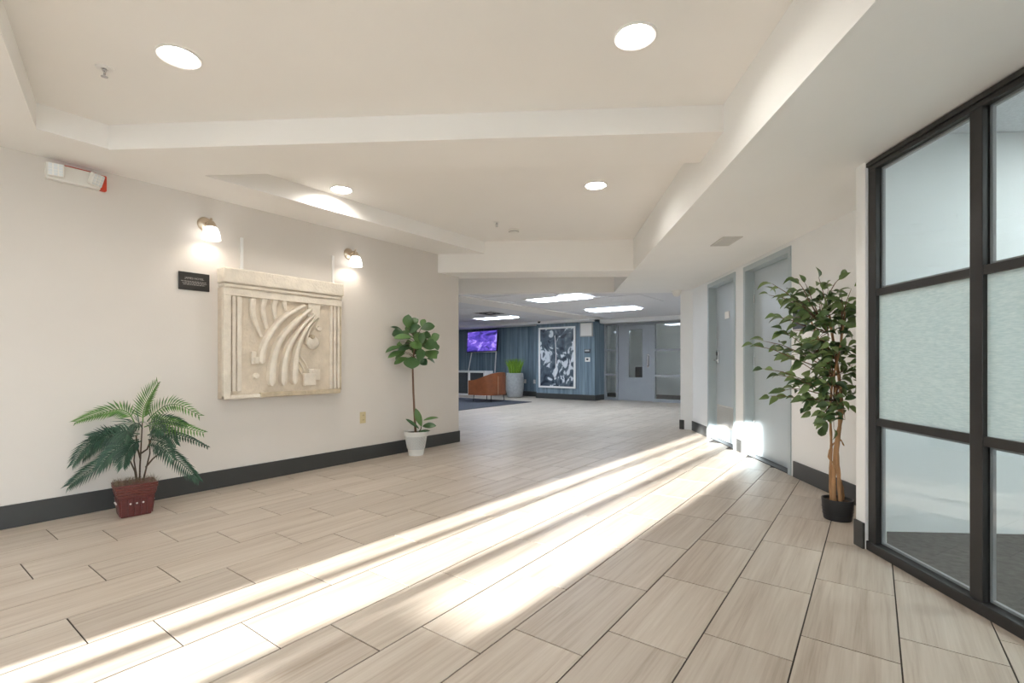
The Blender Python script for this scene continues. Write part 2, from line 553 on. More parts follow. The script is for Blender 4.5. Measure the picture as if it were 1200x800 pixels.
wr = MB()
T = 0.20
for q0, q1 in ((3.20, 4.65), (5.715, 5.96), (6.93, 7.62)):
    wr.prism(bpoly((P_DOOR, q0), (P_DOOR + T, q0), (P_DOOR + T, q1), (P_DOOR, q1)), 0, 2.11)
wr.prism(bpoly((P_DOOR, 3.20), (P_DOOR + T, 3.20), (P_DOOR + T, 7.62), (P_DOOR, 7.62)), 2.11, 2.6)
wright = struct(wr.build('wall_right', 'wall_white'), 'white wall with two blue-grey doors')
pil = MB().prism([(-2.42, 7.69), Bp(P_DOOR, 7.63), Bp(P_DOOR + 0.2, 7.63), (-2.1, 9), (-2.1, 13.0), (-2.42, 13.0)], 0, 2.6)
struct(pil.build('wall_corner', 'wall_white'), 'white wall corner beside the far lounge opening')
bb = MB()
for q0, q1 in ((3.20, 4.60), (5.765, 5.91), (6.98, 7.64)):
    bb.prism(bpoly((P_DOOR - 0.014, q0), (P_DOOR, q0), (P_DOOR, q1), (P_DOOR - 0.014, q1)), 0, 0.145)
bb.prism([(-2.434, 7.676), (-2.20, 7.676), (-2.20, 7.69), (-2.434, 7.69)], 0, 0.145).box(-2.434, -2.42, 7.69, 12.4, 0, 0.145)
struct(bb.build('baseboard_right', 'baseboard', bevel=0.003), 'dark grey baseboard along the wall with the doors')

# return wall and white end post of the glass partition
wp = MB().prism(bpoly((P_GL - 0.015, 2.845), (1.90, 2.845), (2.03, 3.14), (2.6, 3.14), (5.2, 3.14), (5.2, 3.2), (1.965, 3.2), (P_GL - 0.015, 2.925)), 0, 2.6)
struct(wp.build('wall_partition', 'wall_white', bevel=0.003), 'white end post and return wall beside the glass partition')
bb = MB().prism(bpoly((P_GL - 0.03, 2.845), (P_GL - 0.015, 2.845), (P_GL - 0.015, 2.925), (P_GL - 0.03, 2.925)), 0, 0.145)
struct(bb.build('baseboard_partition', 'baseboard', bevel=0.003), 'short dark baseboard at the foot of the white end post')

# far lounge
wf = MB().box(-13.2, -7.9, 12.33, 12.5, 0, 2.6).box(-7.9, -6.03, 11.9, 12.6, 0, 2.6)
struct(wf.build('wall_far', 'blue_wallpaper'), 'blue grasscloth wall of the far lounge')
struct(MB().box(-13.35, -13.0, 4.4, 12.5, 0, 2.6).build('wall_lounge_side', 'blue_wallpaper'), 'blue side wall of the far lounge')
struct(MB().box(-13.2, WL - 0.15, 4.25, 4.4, 0, 2.6).build('wall_lounge_near', 'wall_paint'), 'near wall of the far lounge')
bb = MB().box(-13.0, -7.914, 12.316, 12.33, 0, 0.15).box(-7.914, -7.9, 11.886, 12.33, 0, 0.15).box(-7.914, -6.016, 11.886, 11.9, 0, 0.15).box(-6.03, -6.016, 11.9, 12.45, 0, 0.15)
struct(bb.build('baseboard_far', 'baseboard'), 'dark baseboard below the blue wall')
# wall over and around the far door, corridor behind it
wd = MB().box(-6.03, -2.42, 12.5, 12.6, 2.10, 2.6).box(-3.0, -2.42, 12.5, 12.6, 0, 2.10)
struct(wd.build('wall_door_far', 'far_door'), 'grey wall above the far door')
wc = MB().box(-7.2, -1.2, 15.4, 15.5, 0, 2.6).box(-7.3, -7.2, 12.6, 15.5, 0, 2.6).box(-1.2, -1.1, 12.6, 15.5, 0, 2.6)
struct(wc.build('wall_corridor', 'wall_white'), 'pale corridor wall seen through the far door glass')

# rear wall behind the camera with the glazed entrance; it lets the low sun in
DX = Y_BACK * math.tan(SUN_AZ)
e0, e1 = -2.40 + DX, -1.27 + DX
wb = MB().box(WL - 0.15, e0, Y_BACK - 0.15, Y_BACK, 0, 2.6).box(e1, 5.6, Y_BACK - 0.15, Y_BACK, 0, 2.6)
wb.box(e0, e1, Y_BACK - 0.15, Y_BACK, 2.15, 2.6)
struct(wb.build('wall_back', 'wall_white'), 'rear lobby wall with the glazed entrance')
ent = root_struct('door_3', 'glazed entrance door letting in the low sun', ((e0 + e1) / 2, Y_BACK, 0))
fr = MB()
cx = (e0 + e1) / 2
for a, b_ in ((-2.235, -2.165), (-1.805, -1.705), (-1.668, -1.648)):
    fr.box(a + DX - cx, b_ + DX - cx, -0.12, -0.06, 0, 2.15)
fr.box(e0 - cx, e1 - cx, -0.12, -0.06, 0, 0.12)
fr.build('frame', 'bronze', ent)
MB().box(-1.70 + DX - cx, e1 - cx, -0.17, -0.13, 0.80, 0.93).build('push_bar', 'bronze', ent)
MB().box(e0 - cx, e1 - cx, -0.094, -0.088, 0.12, 2.15).build('pane', 'window_glass', ent)

# unseen window wall added behind the camera for sky fill, facing away from the sun
QE = -0.6
wx = MB()
wx.prism(bpoly((P_GL, -6.6), (P_GL + 0.15, -6.6), (P_GL + 0.15, QE), (P_GL, QE)), 0, 0.12)
wx.prism(bpoly((P_GL, -6.6), (P_GL + 0.15, -6.6), (P_GL + 0.15, QE), (P_GL, QE)), 2.30, 2.6)
struct(wx.build('wall_right_rear', 'wall_white'), 'sill and head of the added rear side window')
win = root_struct('window_fill', 'large unseen side window added behind the camera for sky fill light')
fr = MB()
q = QE
while q > -6.3:
    fr.prism(bpoly((P_GL + 0.04, q - 0.03), (P_GL + 0.10, q - 0.03), (P_GL + 0.10, q + 0.03), (P_GL + 0.04, q + 0.03)), 0.12, 2.30)
    q -= 1.2
fr.build('window_frame', 'bronze', win)
MB().prism(bpoly((P_GL + 0.067, -6.5), (P_GL + 0.073, -6.5), (P_GL + 0.073, QE), (P_GL + 0.067, QE)), 0.12, 2.30).build('pane', 'window_glass', win)
g = MB().box(-40, 40, -50, -3.36, -0.12, -0.06)  # ground out of view, added so the sun bounces off it
g.prism(bpoly((1.96, -30), (30, -30), (30, -1.3), (1.96, -1.3)), -0.10, -0.055)
struct(g.build('ground', 'concrete'), 'unseen concrete pavement added outside the lobby to bounce sunlight')

# ------------------------------------------------------------------ ceilings
ceil = MB().prism([(WL - 0.15, -3.35), (5.8, -3.35), Bp(2.6, -1.0), Bp(2.6, 8.2), (-2.1, 8.3), (-2.42, 8.0), Bp(p_at_x(-8.5, 8.0), 8.0), (-8.5, 4.3), (WL - 0.15, 4.3)], Z_TRAY, 2.62)
ceiling = struct(ceil.build('ceiling', 'ceiling_paint'), 'warm white lobby ceiling with stepped trays')
XT = -3.87
# soffit along the left wall, stopping at the second beam
q1, q2, q3, q4 = 2.91, 3.355, 6.02, 6.46


def pt_xq(X, q):
    return Bp(p_at_x(X, q), q)


MB().prism([(WL - 0.15, -3.35), (XT, -3.35), (XT, pt_xq(XT, q3)[1]), pt_xq(WL - 0.15, q3)], Z_SOF, Z_TRAY).build('soffit', 'ceiling_paint', ceiling)
# back edge of the first tray, falling slightly towards the camera side
bk = [(XT, 0.64), (XT, -3.35), (5.6, -3.35), (3.3, -1.55)]
sl = -0.268
bk = [(XT, 0.64), (XT, -3.35), (3.4, -3.35), (3.4, 0.64 + sl * (3.4 - XT))]
MB().prism(bk, Z_SOF, Z_TRAY).build('soffit', 'ceiling_paint', ceiling)
MB().prism([pt_xq(XT, q1), Bp(bulk_p(q1), q1), Bp(bulk_p(q2), q2), pt_xq(XT, q2)], Z_SOF - 0.006, Z_TRAY).build('beam', 'ceiling_paint', ceiling)
MB().prism([pt_xq(WL - 0.0, q3), Bp(bulk_p(q3), q3), Bp(bulk_p(q4), q4), pt_xq(-8.5, q4), pt_xq(-8.5, q3 + 0.1), (WL - 0.15, 4.73), (WL, 4.73)], Z_LOW, Z_TRAY).build('beam', 'ceiling_paint', ceiling)
MB().prism([pt_xq(-8.5, 7.84), Bp(bulk_p(7.84), 7.84), Bp(bulk_p(8.0), 8.0), pt_xq(-8.5, 8.0)], Z_LOW, Z_TRAY).build('beam', 'ceiling_paint', ceiling)
MB().prism([Bp(bulk_p(-6), -6), Bp(1.86, -6), Bp(1.86, 3.0), Bp(2.0, 3.18), Bp(2.6, 3.18), Bp(2.6, 8.0), Bp(bulk_p(8.0), 8.0)], Z_LOW, Z_TRAY).build('bulkhead', 'ceiling_sky_tint', ceiling)

fcp = [Bp(2.6, 8.0), pt_xq(-8.5, 8.0), (-8.5, 4.3), (-13.2, 4.3), (-13.2, 12.6), (-2.1, 12.6)]
fceil = struct(MB().prism(fcp, Z_FAR + 0.006, 2.62).build('ceiling_lounge', 'ceiling_grid'), 'suspended tile ceiling of the far lounge')
# ceiling panels laid in the grid
cp_me = MB().box(-0.602, 0.602, -0.299, 0.299, -0.002, 0.006).mesh('ceiling_panel')
cp_me.materials.append(MATS['ceiling_tile'])
TROF = [(-4.6, 7.66), (-4.6, 9.96), (-7.95, 10.05), (-11.3, 7.6), (-7.95, 7.6)]


def in_far(x, y):
    p, q = BP.x * x + BP.y * y, BQ.x * x + BQ.y * y
    return q > 8.35 and p < 2.3 and y < 12.25


for i in range(9):
    for k in range(16):
        x, y = -12.37 + i * 1.22, 4.9 + 0.035 + k * 0.61 - 0.25
        if not in_far(x + 0.5, y) or y < 5.0 or not in_far(x - 0.5, y):
            continue
        if x > -2.9 or -6.78 < x < -5.30 and False:
            continue
        if any(abs(x - tx) < 0.95 and abs(y - ty) < 0.42 for tx, ty in TROF):
            continue
        o = bpy.data.objects.new('ceiling_panel', cp_me)
        C.objects.link(o); o.parent = fceil; o.location = (x, y, Z_FAR)
MB().box(-6.36, -5.78, 6.3, 11.9, Z_FAR - 0.02, Z_FAR + 0.006).build('soffit', 'ceiling_paint', fceil)
MB().box(-13.0, -6.03, 11.6, 12.33, 2.13, Z_FAR + 0.006).build('soffit', 'ceiling_sky_tint', fceil)
MB().box(-6.03, -2.42, 12.2, 12.5, 2.10, Z_FAR + 0.006).build('soffit', 'ceiling_sky_tint', fceil)
struct(MB().box(-7.3, -1.1, 12.6, 15.5, 2.4, 2.6).build('ceiling_corridor', 'ceiling_sky_tint'), 'corridor ceiling behind the far door')

# ------------------------------------------------------------------ office behind the glass partition
struct(MB().prism(bpoly((1.855, QE), (5.2, QE), (5.2, 3.14), (2.03, 3.14), (1.90, 2.86), (1.855, 2.86)), -0.02, 0.004).build('floor_office', 'carpet'), 'dark grey carpet of the glazed office')
wo = MB().prism(bpoly((5.2, QE - 0.1), (5.3, QE - 0.1), (5.3, 3.2), (5.2, 3.2)), 0, 2.6)
wo.prism(bpoly((1.86, QE - 0.1), (5.2, QE - 0.1), (5.2, QE), (1.86, QE)), 0, 2.6)
struct(wo.build('wall_office', 'wall_white'), 'white office walls behind the glass partition')
oc = struct(MB().prism(bpoly((1.86, QE), (5.25, QE), (5.25, 3.2), (1.86, 3.2)), 2.426, 2.62).build('ceiling_office', 'ceiling_grid'), 'suspended office ceiling behind the glass')
op_me = MB().box(-0.602, 0.602, -0.299, 0.299, -0.004, 0.006).mesh('ceiling_panel')
op_me.materials.append(MATS['ceiling_tile'])
for i in range(3):
    for k in range(6):
        p, q = 2.50 + i * 1.22, -0.25 + k * 0.61
        if i == 1 and k in (1, 4):
            continue
        if p > 4.7:
            continue
        o = bpy.data.objects.new('ceiling_panel', op_me)
        C.objects.link(o); o.parent = oc; o.location = (*Bp(p, q), 2.42); o.rotation_euler = (0, 0, TB)

# ------------------------------------------------------------------ glass partition
gp = thing('glass_partition', 'dark bronze framed glass partition with frosted middle panes along the right side', 'glass partition', (*Bp(P_GL, 2.845), 0), TB)
# local: x = across (into the office), y = along the wall, backwards from the end post
GQ = 2.845
ql = [2.845, 2.165, 1.485, 0.805, 0.125, -0.555]
z_r = [(0.0, 0.055), (0.695, 0.735), (1.40, 1.438), (2.095, 2.15)]
MB().box(-0.012, 0.062, -3.45, 0, 0.0, 0.05).build('sill', 'bronze', gp, bevel=0.004)
hd = MB().box(0.0, 0.05, -3.45, 0, 2.095, 2.15).box(-0.012, 0.062, -3.45, 0, 2.118, 2.142)
hd.build('head', 'bronze', gp, bevel=0.002)
for i, q in enumerate(ql):
    w = 0.031
    yc = q - GQ - (w if i == 0 else 0)
    MB().box(0.0, 0.05, yc - w, yc + w, 0.05, 2.095).build('mullion', 'bronze', gp, bevel=0.003)
    if i == len(ql) - 1:
        continue
    y1, y0 = yc - w, (ql[i + 1] - GQ) + w
    for z0, z1 in z_r[1:3]:
        MB().box(0.004, 0.046, y0, y1, z0, z1).build('rail', 'bronze', gp, bevel=0.002)
    for k in range(3):
        za, zb = z_r[k][1], z_r[k + 1][0]
        pn = MB().box(0.022, 0.028, y0, y1, za, zb).build('pane', 'glass', gp)
        if k == 1:
            MB().box(0.0195, 0.0212, y0, y1, za, zb).build('frosted_film', 'privacy_film', pn)
        bd = MB()
        for a, b_ in ((y0, y0 + 0.012), (y1 - 0.012, y1)):
            bd.box(0.030, 0.044, a, b_, za, zb)
        bd.box(0.030, 0.044, y0, y1, za, za + 0.012).box(0.030, 0.044, y0, y1, zb - 0.012, zb)
        bd.build('glazing_bead', 'grey_metal', pn)

# ------------------------------------------------------------------ doors in the right-hand wall
def wall_door(n, q0, q1, label, lock):
    r = root_struct('door_%d' % n, label, (*Bp(P_DOOR, q0), 0), TB)
    w = q1 - q0
    f = MB()
    fw = 0.05
    f.box(-0.012, 0.15, 0, fw, 0, 2.11).box(-0.012, 0.15, w - fw, w, 0, 2.11).box(-0.012, 0.15, fw, w - fw, 2.055, 2.11)
    f.box(0.085, 0.15, fw, fw + 0.016, 0, 2.055).box(0.085, 0.15, w - fw - 0.016, w - fw, 0, 2.055).box(0.085, 0.15, fw, w - fw, 2.04, 2.055)
    f.build('door_frame', 'door_frame_paint', r, bevel=0.003)
    leaf = MB().box(0.09, 0.135, fw + 0.017, w - fw - 0.017, 0.012, 2.04).build('door_leaf', 'door_paint', r, bevel=0.002)
    MB().box(0.0, 0.15, fw, w - fw, 0, 0.008).build('threshold', 'bronze', r)
    if lock:
        yk = w - fw - 0.085
        MB().box(0.07, 0.09, yk - 0.032, yk + 0.032, 1.02, 1.20).build('lock_plate', 'chrome', leaf, bevel=0.004)
        MB().box(0.064, 0.071, yk - 0.02, yk + 0.02, 1.13, 1.18).build('keypad', 'black_plastic', leaf, bevel=0.002)
        lv = MB().tube([(0.075, yk, 1.065), (0.035, yk, 1.065), (0.03, yk - 0.015, 1.065), (0.03, yk - 0.11, 1.062)], 0.009, 10)
        lv.lathe([(0.024, 0), (0.024, 0.012)], 16, (0.062, yk, 1.065), Matrix.Rotation(PI / 2, 4, 'Y'))
        lv.build('lever_handle', 'chrome', leaf, smooth='auto')
        MB().box(0.082, 0.091, 0.43, 0.58, 1.60, 1.69).build('room_sign', 'white_plastic', leaf, bevel=0.002)
        gr = MB().box(0.078, 0.091, 0.10, w - 0.12, 0.19, 0.205).box(0.078, 0.091, 0.10, w - 0.12, 0.455, 0.47)
        gr.box(0.078, 0.091, 0.10, 0.115, 0.19, 0.47).box(0.078, 0.091, w - 0.135, w - 0.12, 0.19, 0.47)
        gl = gr.build('louvre_frame', 'grille_grey', leaf)
        sl_me = MB().add([(0.072, 0.115, 0), (0.072, w - 0.135, 0), (0.092, w - 0.135, 0.018), (0.092, 0.115, 0.018),
                          (0.072, 0.115, 0.002), (0.072, w - 0.135, 0.002), (0.092, w - 0.135, 0.02), (0.092, 0.115, 0.02)],
                         [(0, 1, 2, 3), (7, 6, 5, 4), (0, 4, 5, 1), (3, 2, 6, 7), (0, 3, 7, 4), (1, 5, 6, 2)]).mesh('louvre_slat')
        sl_me.materials.append(MATS['grille_grey'])
        for k in range(12):
            o = bpy.data.objects.new('louvre_slat', sl_me); C.objects.link(o); o.parent = leaf
            o.location = (0, 0, 0.206 + k * 0.0205)
    else:
        yk = 0.12
        for z in (0.35, 1.05, 1.75):
            MB().lathe([(0.007, 0), (0.007, 0.09)], 10, (0.083, w - fw - 0.012, z - 0.045)).build('hinge', 'chrome', leaf, smooth='auto')
    return r


wall_door(1, 5.96, 6.93, 'pale blue-grey door with a keypad lever and bottom louvre', True)
wall_door(2, 4.65, 5.715, 'plain pale blue-grey door beside the ficus tree', False)

rs = tag(MB().box(-0.012, 0, -0.105, 0.105, -0.115, 0.115).build('room_sign', 'plaque', bevel=0.002, loc=(*Bp(P_DOOR, 4.50), 1.45)),
         'small dark room sign on the white wall behind the ficus leaves', 'sign')
rs.rotation_euler = (0, 0, TB)

# ------------------------------------------------------------------ far door with sidelights
fd = root_struct('door_4', 'grey far door with a narrow window between sidelights', (-5.12, 12.5, 0))
f = MB()
for a, b_ in ((-0.91, -0.86), (-0.555, -0.495), (0.475, 0.535), (2.07, 2.12)):
    f.box(a, b_, -0.03, 0.08, 0, 2.10)
f.box(-0.86, 2.07, -0.03, 0.08, 2.05, 2.10)
f.box(-0.86, -0.555, -0.03, 0.08, 0, 0.08).box(0.535, 2.07, -0.03, 0.08, 0, 0.08)
f.build('door_frame', 'far_door', fd, bevel=0.003)
for x0, x1 in ((-0.86, -0.555), (0.535, 2.07)):
    for z in (0.69, 1.36):
        MB().box(x0, x1, -0.035, 0.075, z - 0.028, z + 0.028).build('muntin', 'grey_metal', fd)
    for z0, z1 in ((0.08, 0.662), (0.718, 1.332), (1.388, 2.05)):
        MB().box(x0, x1, 0.02, 0.026, z0, z1).build('pane', 'glass', fd)
lf = MB().box(-0.49, -0.195, 0.0, 0.045, 0.01, 2.045).box(0.185, 0.47, 0.0, 0.045, 0.01, 2.045)
lf.box(-0.195, 0.185, 0.0, 0.045, 0.01, 0.63).box(-0.195, 0.185, 0.0, 0.045, 1.915, 2.045)
leaf = lf.build('door_leaf', 'far_door', fd)
MB().box(-0.195, 0.185, 0.02, 0.026, 0.63, 1.915).build('pane', 'glass', leaf)
MB().tube([(0.34, 0.0, 1.22), (0.34, -0.06, 1.20), (0.34, -0.06, 0.95), (0.34, 0.0, 0.93)], 0.012, 8).box(0.31, 0.37, -0.006, 0.0, 0.90, 1.25).build('pull_handle', 'chrome', leaf)
tag(MB().box(-0.2, 0.2, -0.12, 0.12, 0, 0.9).build('corridor_cabinet', 'panel_dark', bevel=0.01, loc=(-5.75, 14.6, 0)),
    'low dark cabinet in the corridor behind the left sidelight', 'cabinet')
bn = thing('corridor_bench', 'dark upholstered bench in the corridor behind the right sidelight', 'bench', (-3.4, 14.6, 0))
MB().box(-0.9, 0.9, -0.3, 0.3, 0.25, 0.45).build('seat', 'panel_dark', bn, bevel=0.03)
for sx in (-0.8, 0.8):
    for sy in (-0.22, 0.22):
        MB().lathe([(0.02, 0), (0.025, 0.25)], 8, (sx, sy, 0)).build('leg', 'black_plastic', bn)

# ------------------------------------------------------------------ recessed ceiling lights
CAN = MB()


def downlight(x, y, label, z=Z_TRAY, scale=1.0, group='recessed lobby downlights'):
    t = thing('downlight', label, 'light', (x, y, z), 0, group)
    r = 0.098 * scale
    if z == Z_TRAY:                          # lens sits up inside a white can
        CAN.lathe([(r - 0.014, z - 0.02), (r - 0.014, z + 0.045)], 40, (x, y, 0))
        MB().lathe([(r, 0.0), (r, -0.006), (r - 0.006, -0.009), (r - 0.017, -0.004), (r - 0.0165, 0.03)], 40, cap=False).build('trim_ring', 'white_metal', t, smooth='auto')
        MB().lathe([(r - 0.0155, 0.028), (0.001, 0.026)], 40, cap=False).build('lens', 'lamp_lens', t, smooth=True)
        return
    MB().lathe([(r, 0.0), (r, -0.006), (r - 0.006, -0.009), (r - 0.018, -0.004), (r - 0.018, 0.0)], 40, cap=False).build('trim_ring', 'white_metal', t, smooth='auto')
    MB().lathe([(r - 0.018, -0.0035), (0.001, -0.006)], 40, cap=False).build('lens', 'lamp_lens', t, smooth=True)


downlight(-2.725, 0.957, 'round recessed downlight at upper left, near the ceiling sprinkler')
downlight(-0.878, 2.135, 'largest round recessed downlight, nearest the right-hand bulkhead')
downlight(-3.70, 2.53, 'small round downlight in the second tray above the plaster relief')
downlight(-1.886, 3.742, 'small round downlight in the second tray, right of the centre')
for i, (x, y) in enumerate(((-2.8, -1.2), (-0.4, -1.6), (1.4, -2.4), (-2.8, -2.7))):  # unseen downlights added behind the camera to fill the room with light
    downlight(x, y, ('added fill downlight behind the camera, nearest the left wall', 'added fill downlight behind the camera, nearest the lens',
                     'added fill downlight behind the camera beside the added side window', 'added fill downlight just inside the glazed entrance')[i], Z_SOF)
cut = CAN.build('can_cutter', None)
md = ceiling.modifiers.new('cans', 'BOOLEAN'); md.operation = 'DIFFERENCE'; md.solver = 'EXACT'; md.object = cut
dg = bpy.context.evaluated_depsgraph_get()
me = bpy.data.meshes.new_from_object(ceiling.evaluated_get(dg))
ceiling.modifiers.clear(); ceiling.data = me
bpy.data.objects.remove(cut)


def troffer(x, y, z, label, rz=0.0, lens='troffer_lens', group='lounge ceiling troffers', s=(1.18, 0.58)):
    t = thing('ceiling_troffer', label, 'light', (x, y, z), rz, group)
    a, b_ = s[0] / 2, s[1] / 2
    fr = MB().box(-a, a, -b_, -b_ + 0.03, -0.012, 0).box(-a, a, b_ - 0.03, b_, -0.012, 0).box(-a, -a + 0.03, -b_ + 0.03, b_ - 0.03, -0.012, 0).box(a - 0.03, a, -b_ + 0.03, b_ - 0.03, -0.012, 0)
    fr.build('frame', 'white_metal', t)
    MB().box(-a + 0.03, a - 0.03, -b_ + 0.03, b_ - 0.03, -0.008, -0.002).build('diffuser', lens, t)


zt = Z_FAR - 0.003
troffer(-4.6, 7.66, zt, 'bright rectangular ceiling panel light nearest the lobby')
troffer(-4.6, 9.96, zt, 'rectangular ceiling panel light in front of the far grey door')
troffer(-7.95, 10.05, zt, 'rectangular ceiling panel light above the leather chair')
troffer(-11.3, 7.6, zt, 'ceiling panel light deep in the lounge hidden by the left wall')
troffer(-7.95, 7.6, zt, 'ceiling panel light in the lounge just behind the left wall end')
troffer(-4.4, 14.0, 2.4, 'corridor ceiling light behind the far door', lens='corridor_lens', s=(1.2, 0.4))
for q, lb in ((0.36, 'office ceiling panel light deeper behind the glass, nearer the viewer'), (2.19, 'office ceiling panel light behind the first glass panes')):
    troffer(*Bp(3.72, q), 2.42, lb, TB, 'office_lens', 'office ceiling troffers')

# ------------------------------------------------------------------ small ceiling fittings
def sprinkler(x, y, label):
    t = thing('fire_sprinkler', label, 'sprinkler', (x, y, Z_TRAY), 0, 'ceiling sprinklers')
    MB().lathe([(0.038, 0), (0.036, -0.005), (0.016, -0.008), (0.014, 0)], 24, cap=False).build('escutcheon', 'white_metal', t, smooth='auto')
    MB().lathe([(0.009, 0), (0.009, -0.018), (0.005, -0.020), (0.005, -0.03)], 12).build('body', 'chrome', t, smooth='auto')
    MB().tube([(-0.011, 0, -0.016), (-0.014, 0, -0.03), (0, 0, -0.044), (0.014, 0, -0.03), (0.011, 0, -0.016)], 0.0025, 6).build('yoke', 'chrome', t)
    MB().lathe([(0.015, -0.046), (0.015, -0.044)], 16).build('deflector', 'chrome', t)


sprinkler(-3.135, 0.770, 'white ceiling sprinkler beside the upper left downlight')
sprinkler(-3.23, 4.10, 'tiny ceiling sprinkler next to the smoke detector')
t = thing('smoke_detector', 'small round white smoke detector on the second ceiling tray', 'smoke detector', (-3.26, 4.45, Z_TRAY))
MB().lathe([(0.062, 0), (0.062, -0.012), (0.052, -0.03), (0.03, -0.036), (0.001, -0.036)], 28, cap=False).build('body', 'white_plastic', t, smooth='auto')
MB().lathe([(0.056, -0.024), (0.0545, -0.028)], 28, cap=False).build('vent_slot', 'dark_slot', t)

t = thing('air_vent', 'square louvred air vent in the low ceiling before the doors', 'air vent', (*Bp(1.67, 4.61), Z_LOW), TB)
MB().box(-0.085, 0.085, -0.17, -0.155, -0.008, 0).box(-0.085, 0.085, 0.155, 0.17, -0.008, 0).box(-0.085, -0.07, -0.155, 0.155, -0.008, 0).box(0.07, 0.085, -0.155, 0.155, -0.008, 0).build('frame', 'grille_grey', t)
MB().box(-0.07, 0.07, -0.155, 0.155, -0.0015, 0).build('backing', 'dark_slot', t)
sl_me = MB().box(-0.07, 0.07, -0.012, 0.006, -0.006, -0.003).mesh('slat'); sl_me.materials.append(MATS['grille_grey'])
for k in range(13):
    o = bpy.data.objects.new('slat', sl_me); C.objects.link(o); o.parent = t; o.location = (0, -0.142 + k * 0.0245, 0)

t = thing('ceiling_sensor', 'small white dome device at the ceiling corner by the lounge opening', 'sensor', (*Bp(2.06, 7.75), Z_LOW))  # dome-shaped occupancy sensor
MB().lathe([(0.07, 0), (0.07, -0.02), (0.062, -0.05), (0.04, -0.085), (0.001, -0.098)], 24, cap=False).build('dome', 'white_plastic', t, smooth='auto')
MB().lathe([(0.078, 0), (0.078, -0.012), (0.06, -0.014)], 24, cap=False).build('base', 'white_plastic', t, smooth='auto')
t = thing('camera_dome', 'tiny black camera dome under the lounge ceiling above the artwork', 'camera', (-7.55, 11.5, Z_FAR - 0.003))
MB().lathe([(0.05, 0), (0.05, -0.02), (0.001, -0.02)], 16, cap=False).build('base', 'white_plastic', t)
MB().ball((0, 0, -0.025), 0.04, 12, 8).build('lens_dome', 'black_plastic', t, smooth=True)
t = thing('lounge_diffuser', 'dark slotted air diffuser in the lounge ceiling', 'air vent', (-7.3, 9.0, Z_FAR - 0.003))
MB().box(-0.29, 0.29, -0.29, 0.29, -0.006, 0).build('plate', 'grille_grey', t)
for k in range(3):
    a = 0.25 - k * 0.07
    MB().box(-a, a, -a, -a + 0.02, -0.012, -0.006).box(-a, a, a - 0.02, a, -0.012, -0.006).box(-a, -a + 0.02, -a, a, -0.012, -0.006).box(a - 0.02, a, -a, a, -0.012, -0.006).build('vane', 'dark_slot', t)

# ------------------------------------------------------------------ things on the left wall
# emergency light: local x out of the wall, y along it
t = thing('emergency_light', 'white two-headed emergency light with a red end, high on the left wall', 'emergency light', (WL, 0.915, 2.235))
MB().box(0, 0.04, -0.155, 0.125, 0, 0.108).build('housing', 'white_plastic', t, bevel=0.006)
MB().box(0, 0.038, 0.1255, 0.160, 0.0, 0.106).build('end_panel', 'red_plastic', t, bevel=0.004)
MB().box(0.002, 0.041, -0.10, 0.10, 0.1085, 0.1115).build('top_strip', 'red_plastic', t)


def lamp_head(y, rz, tilt):
    h = MB().box(0, 0.035, -0.042, 0.042, -0.042, 0.042).build('lamp_head', 'white_plastic', t, bevel=0.008)
    h.location = (0.055, y, 0.06); h.rotation_euler = (0, tilt, rz)
    MB().tube([(-0.03, 0, 0), (0.004, 0, 0)], 0.014, 10).build('swivel', 'white_plastic', h)
    dm = MB().box(0.035, 0.0375, -0.009, 0.009, -0.0075, 0.0075).mesh('led_lens'); dm.materials.append(MATS['led_lens'])
    for a in range(3):
        for b_ in range(4):
            o = bpy.data.objects.new('led_lens', dm); C.objects.link(o); o.parent = h
            o.location = (0, -0.026 + a * 0.026, -0.0285 + b_ * 0.019)


lamp_head(-0.108, -0.25, 0.15)
lamp_head(0.085, 0.55, 0.35)

# plaque
t = thing('wall_plaque', 'small black plaque with grey lettering left of the plaster relief', 'plaque', (WL, 1.635, 1.61))
MB().box(0, 0.012, -0.11, 0.11, 0, 0.14).build('plate', 'plaque', t, bevel=0.002)


def text_part(body, size, loc, rot, material, parent, name='lettering', extrude=0.0006):
    cu = bpy.data.curves.new(name, 'FONT')
    cu.body = body; cu.size = size; cu.extrude = extrude; cu.align_x = 'CENTER'
    tmp = bpy.data.objects.new('tmp', cu); C.objects.link(tmp)
    dg = bpy.context.evaluated_depsgraph_get()
    me = bpy.data.meshes.new_from_object(tmp.evaluated_get(dg))
    bpy.data.objects.remove(tmp)
    me.materials.clear(); me.materials.append(MATS[material])
    o = bpy.data.objects.new(name, me); C.objects.link(o)
    o.parent = parent; o.location = loc; o.rotation_euler = rot
    return o


text_part('JAMES HOTEL', 0.0225, (0.0125, 0.0, 0.086), (PI / 2, 0, PI / 2), 'plaque_text', t)
ln = MB()
for k, (a, b_) in enumerate(((-0.095, 0.085), (-0.085, 0.09), (-0.08, 0.075))):
    y = a
    random.seed(k)
    while y < b_:
        w = random.uniform(0.008, 0.02)
        ln.box(0.012, 0.0126, y, min(y + w, b_), 0.066 - k * 0.0125, 0.0705 - k * 0.0125)
        y += w + 0.004
ln.build('small_print', 'plaque_text', t)

# wall outlet
def outlet(name, loc, rz, label, material, group=None):
    t = thing(name, label, 'outlet', loc, rz, group)
    MB().box(0, 0.006, -0.037, 0.037, -0.06, 0.06).build('cover_plate', material, t, bevel=0.003)
    for z in (-0.024, 0.024):
        s_ = MB().box(0.006, 0.009, -0.016, 0.016, z - 0.015, z + 0.015).build('socket', material, t, bevel=0.003)
        MB().box(0.009, 0.0094, -0.008, -0.005, z - 0.006, z + 0.007).box(0.009, 0.0094, 0.005, 0.008, z - 0.006, z + 0.007).build('slot', 'dark_slot', s_)
    return t


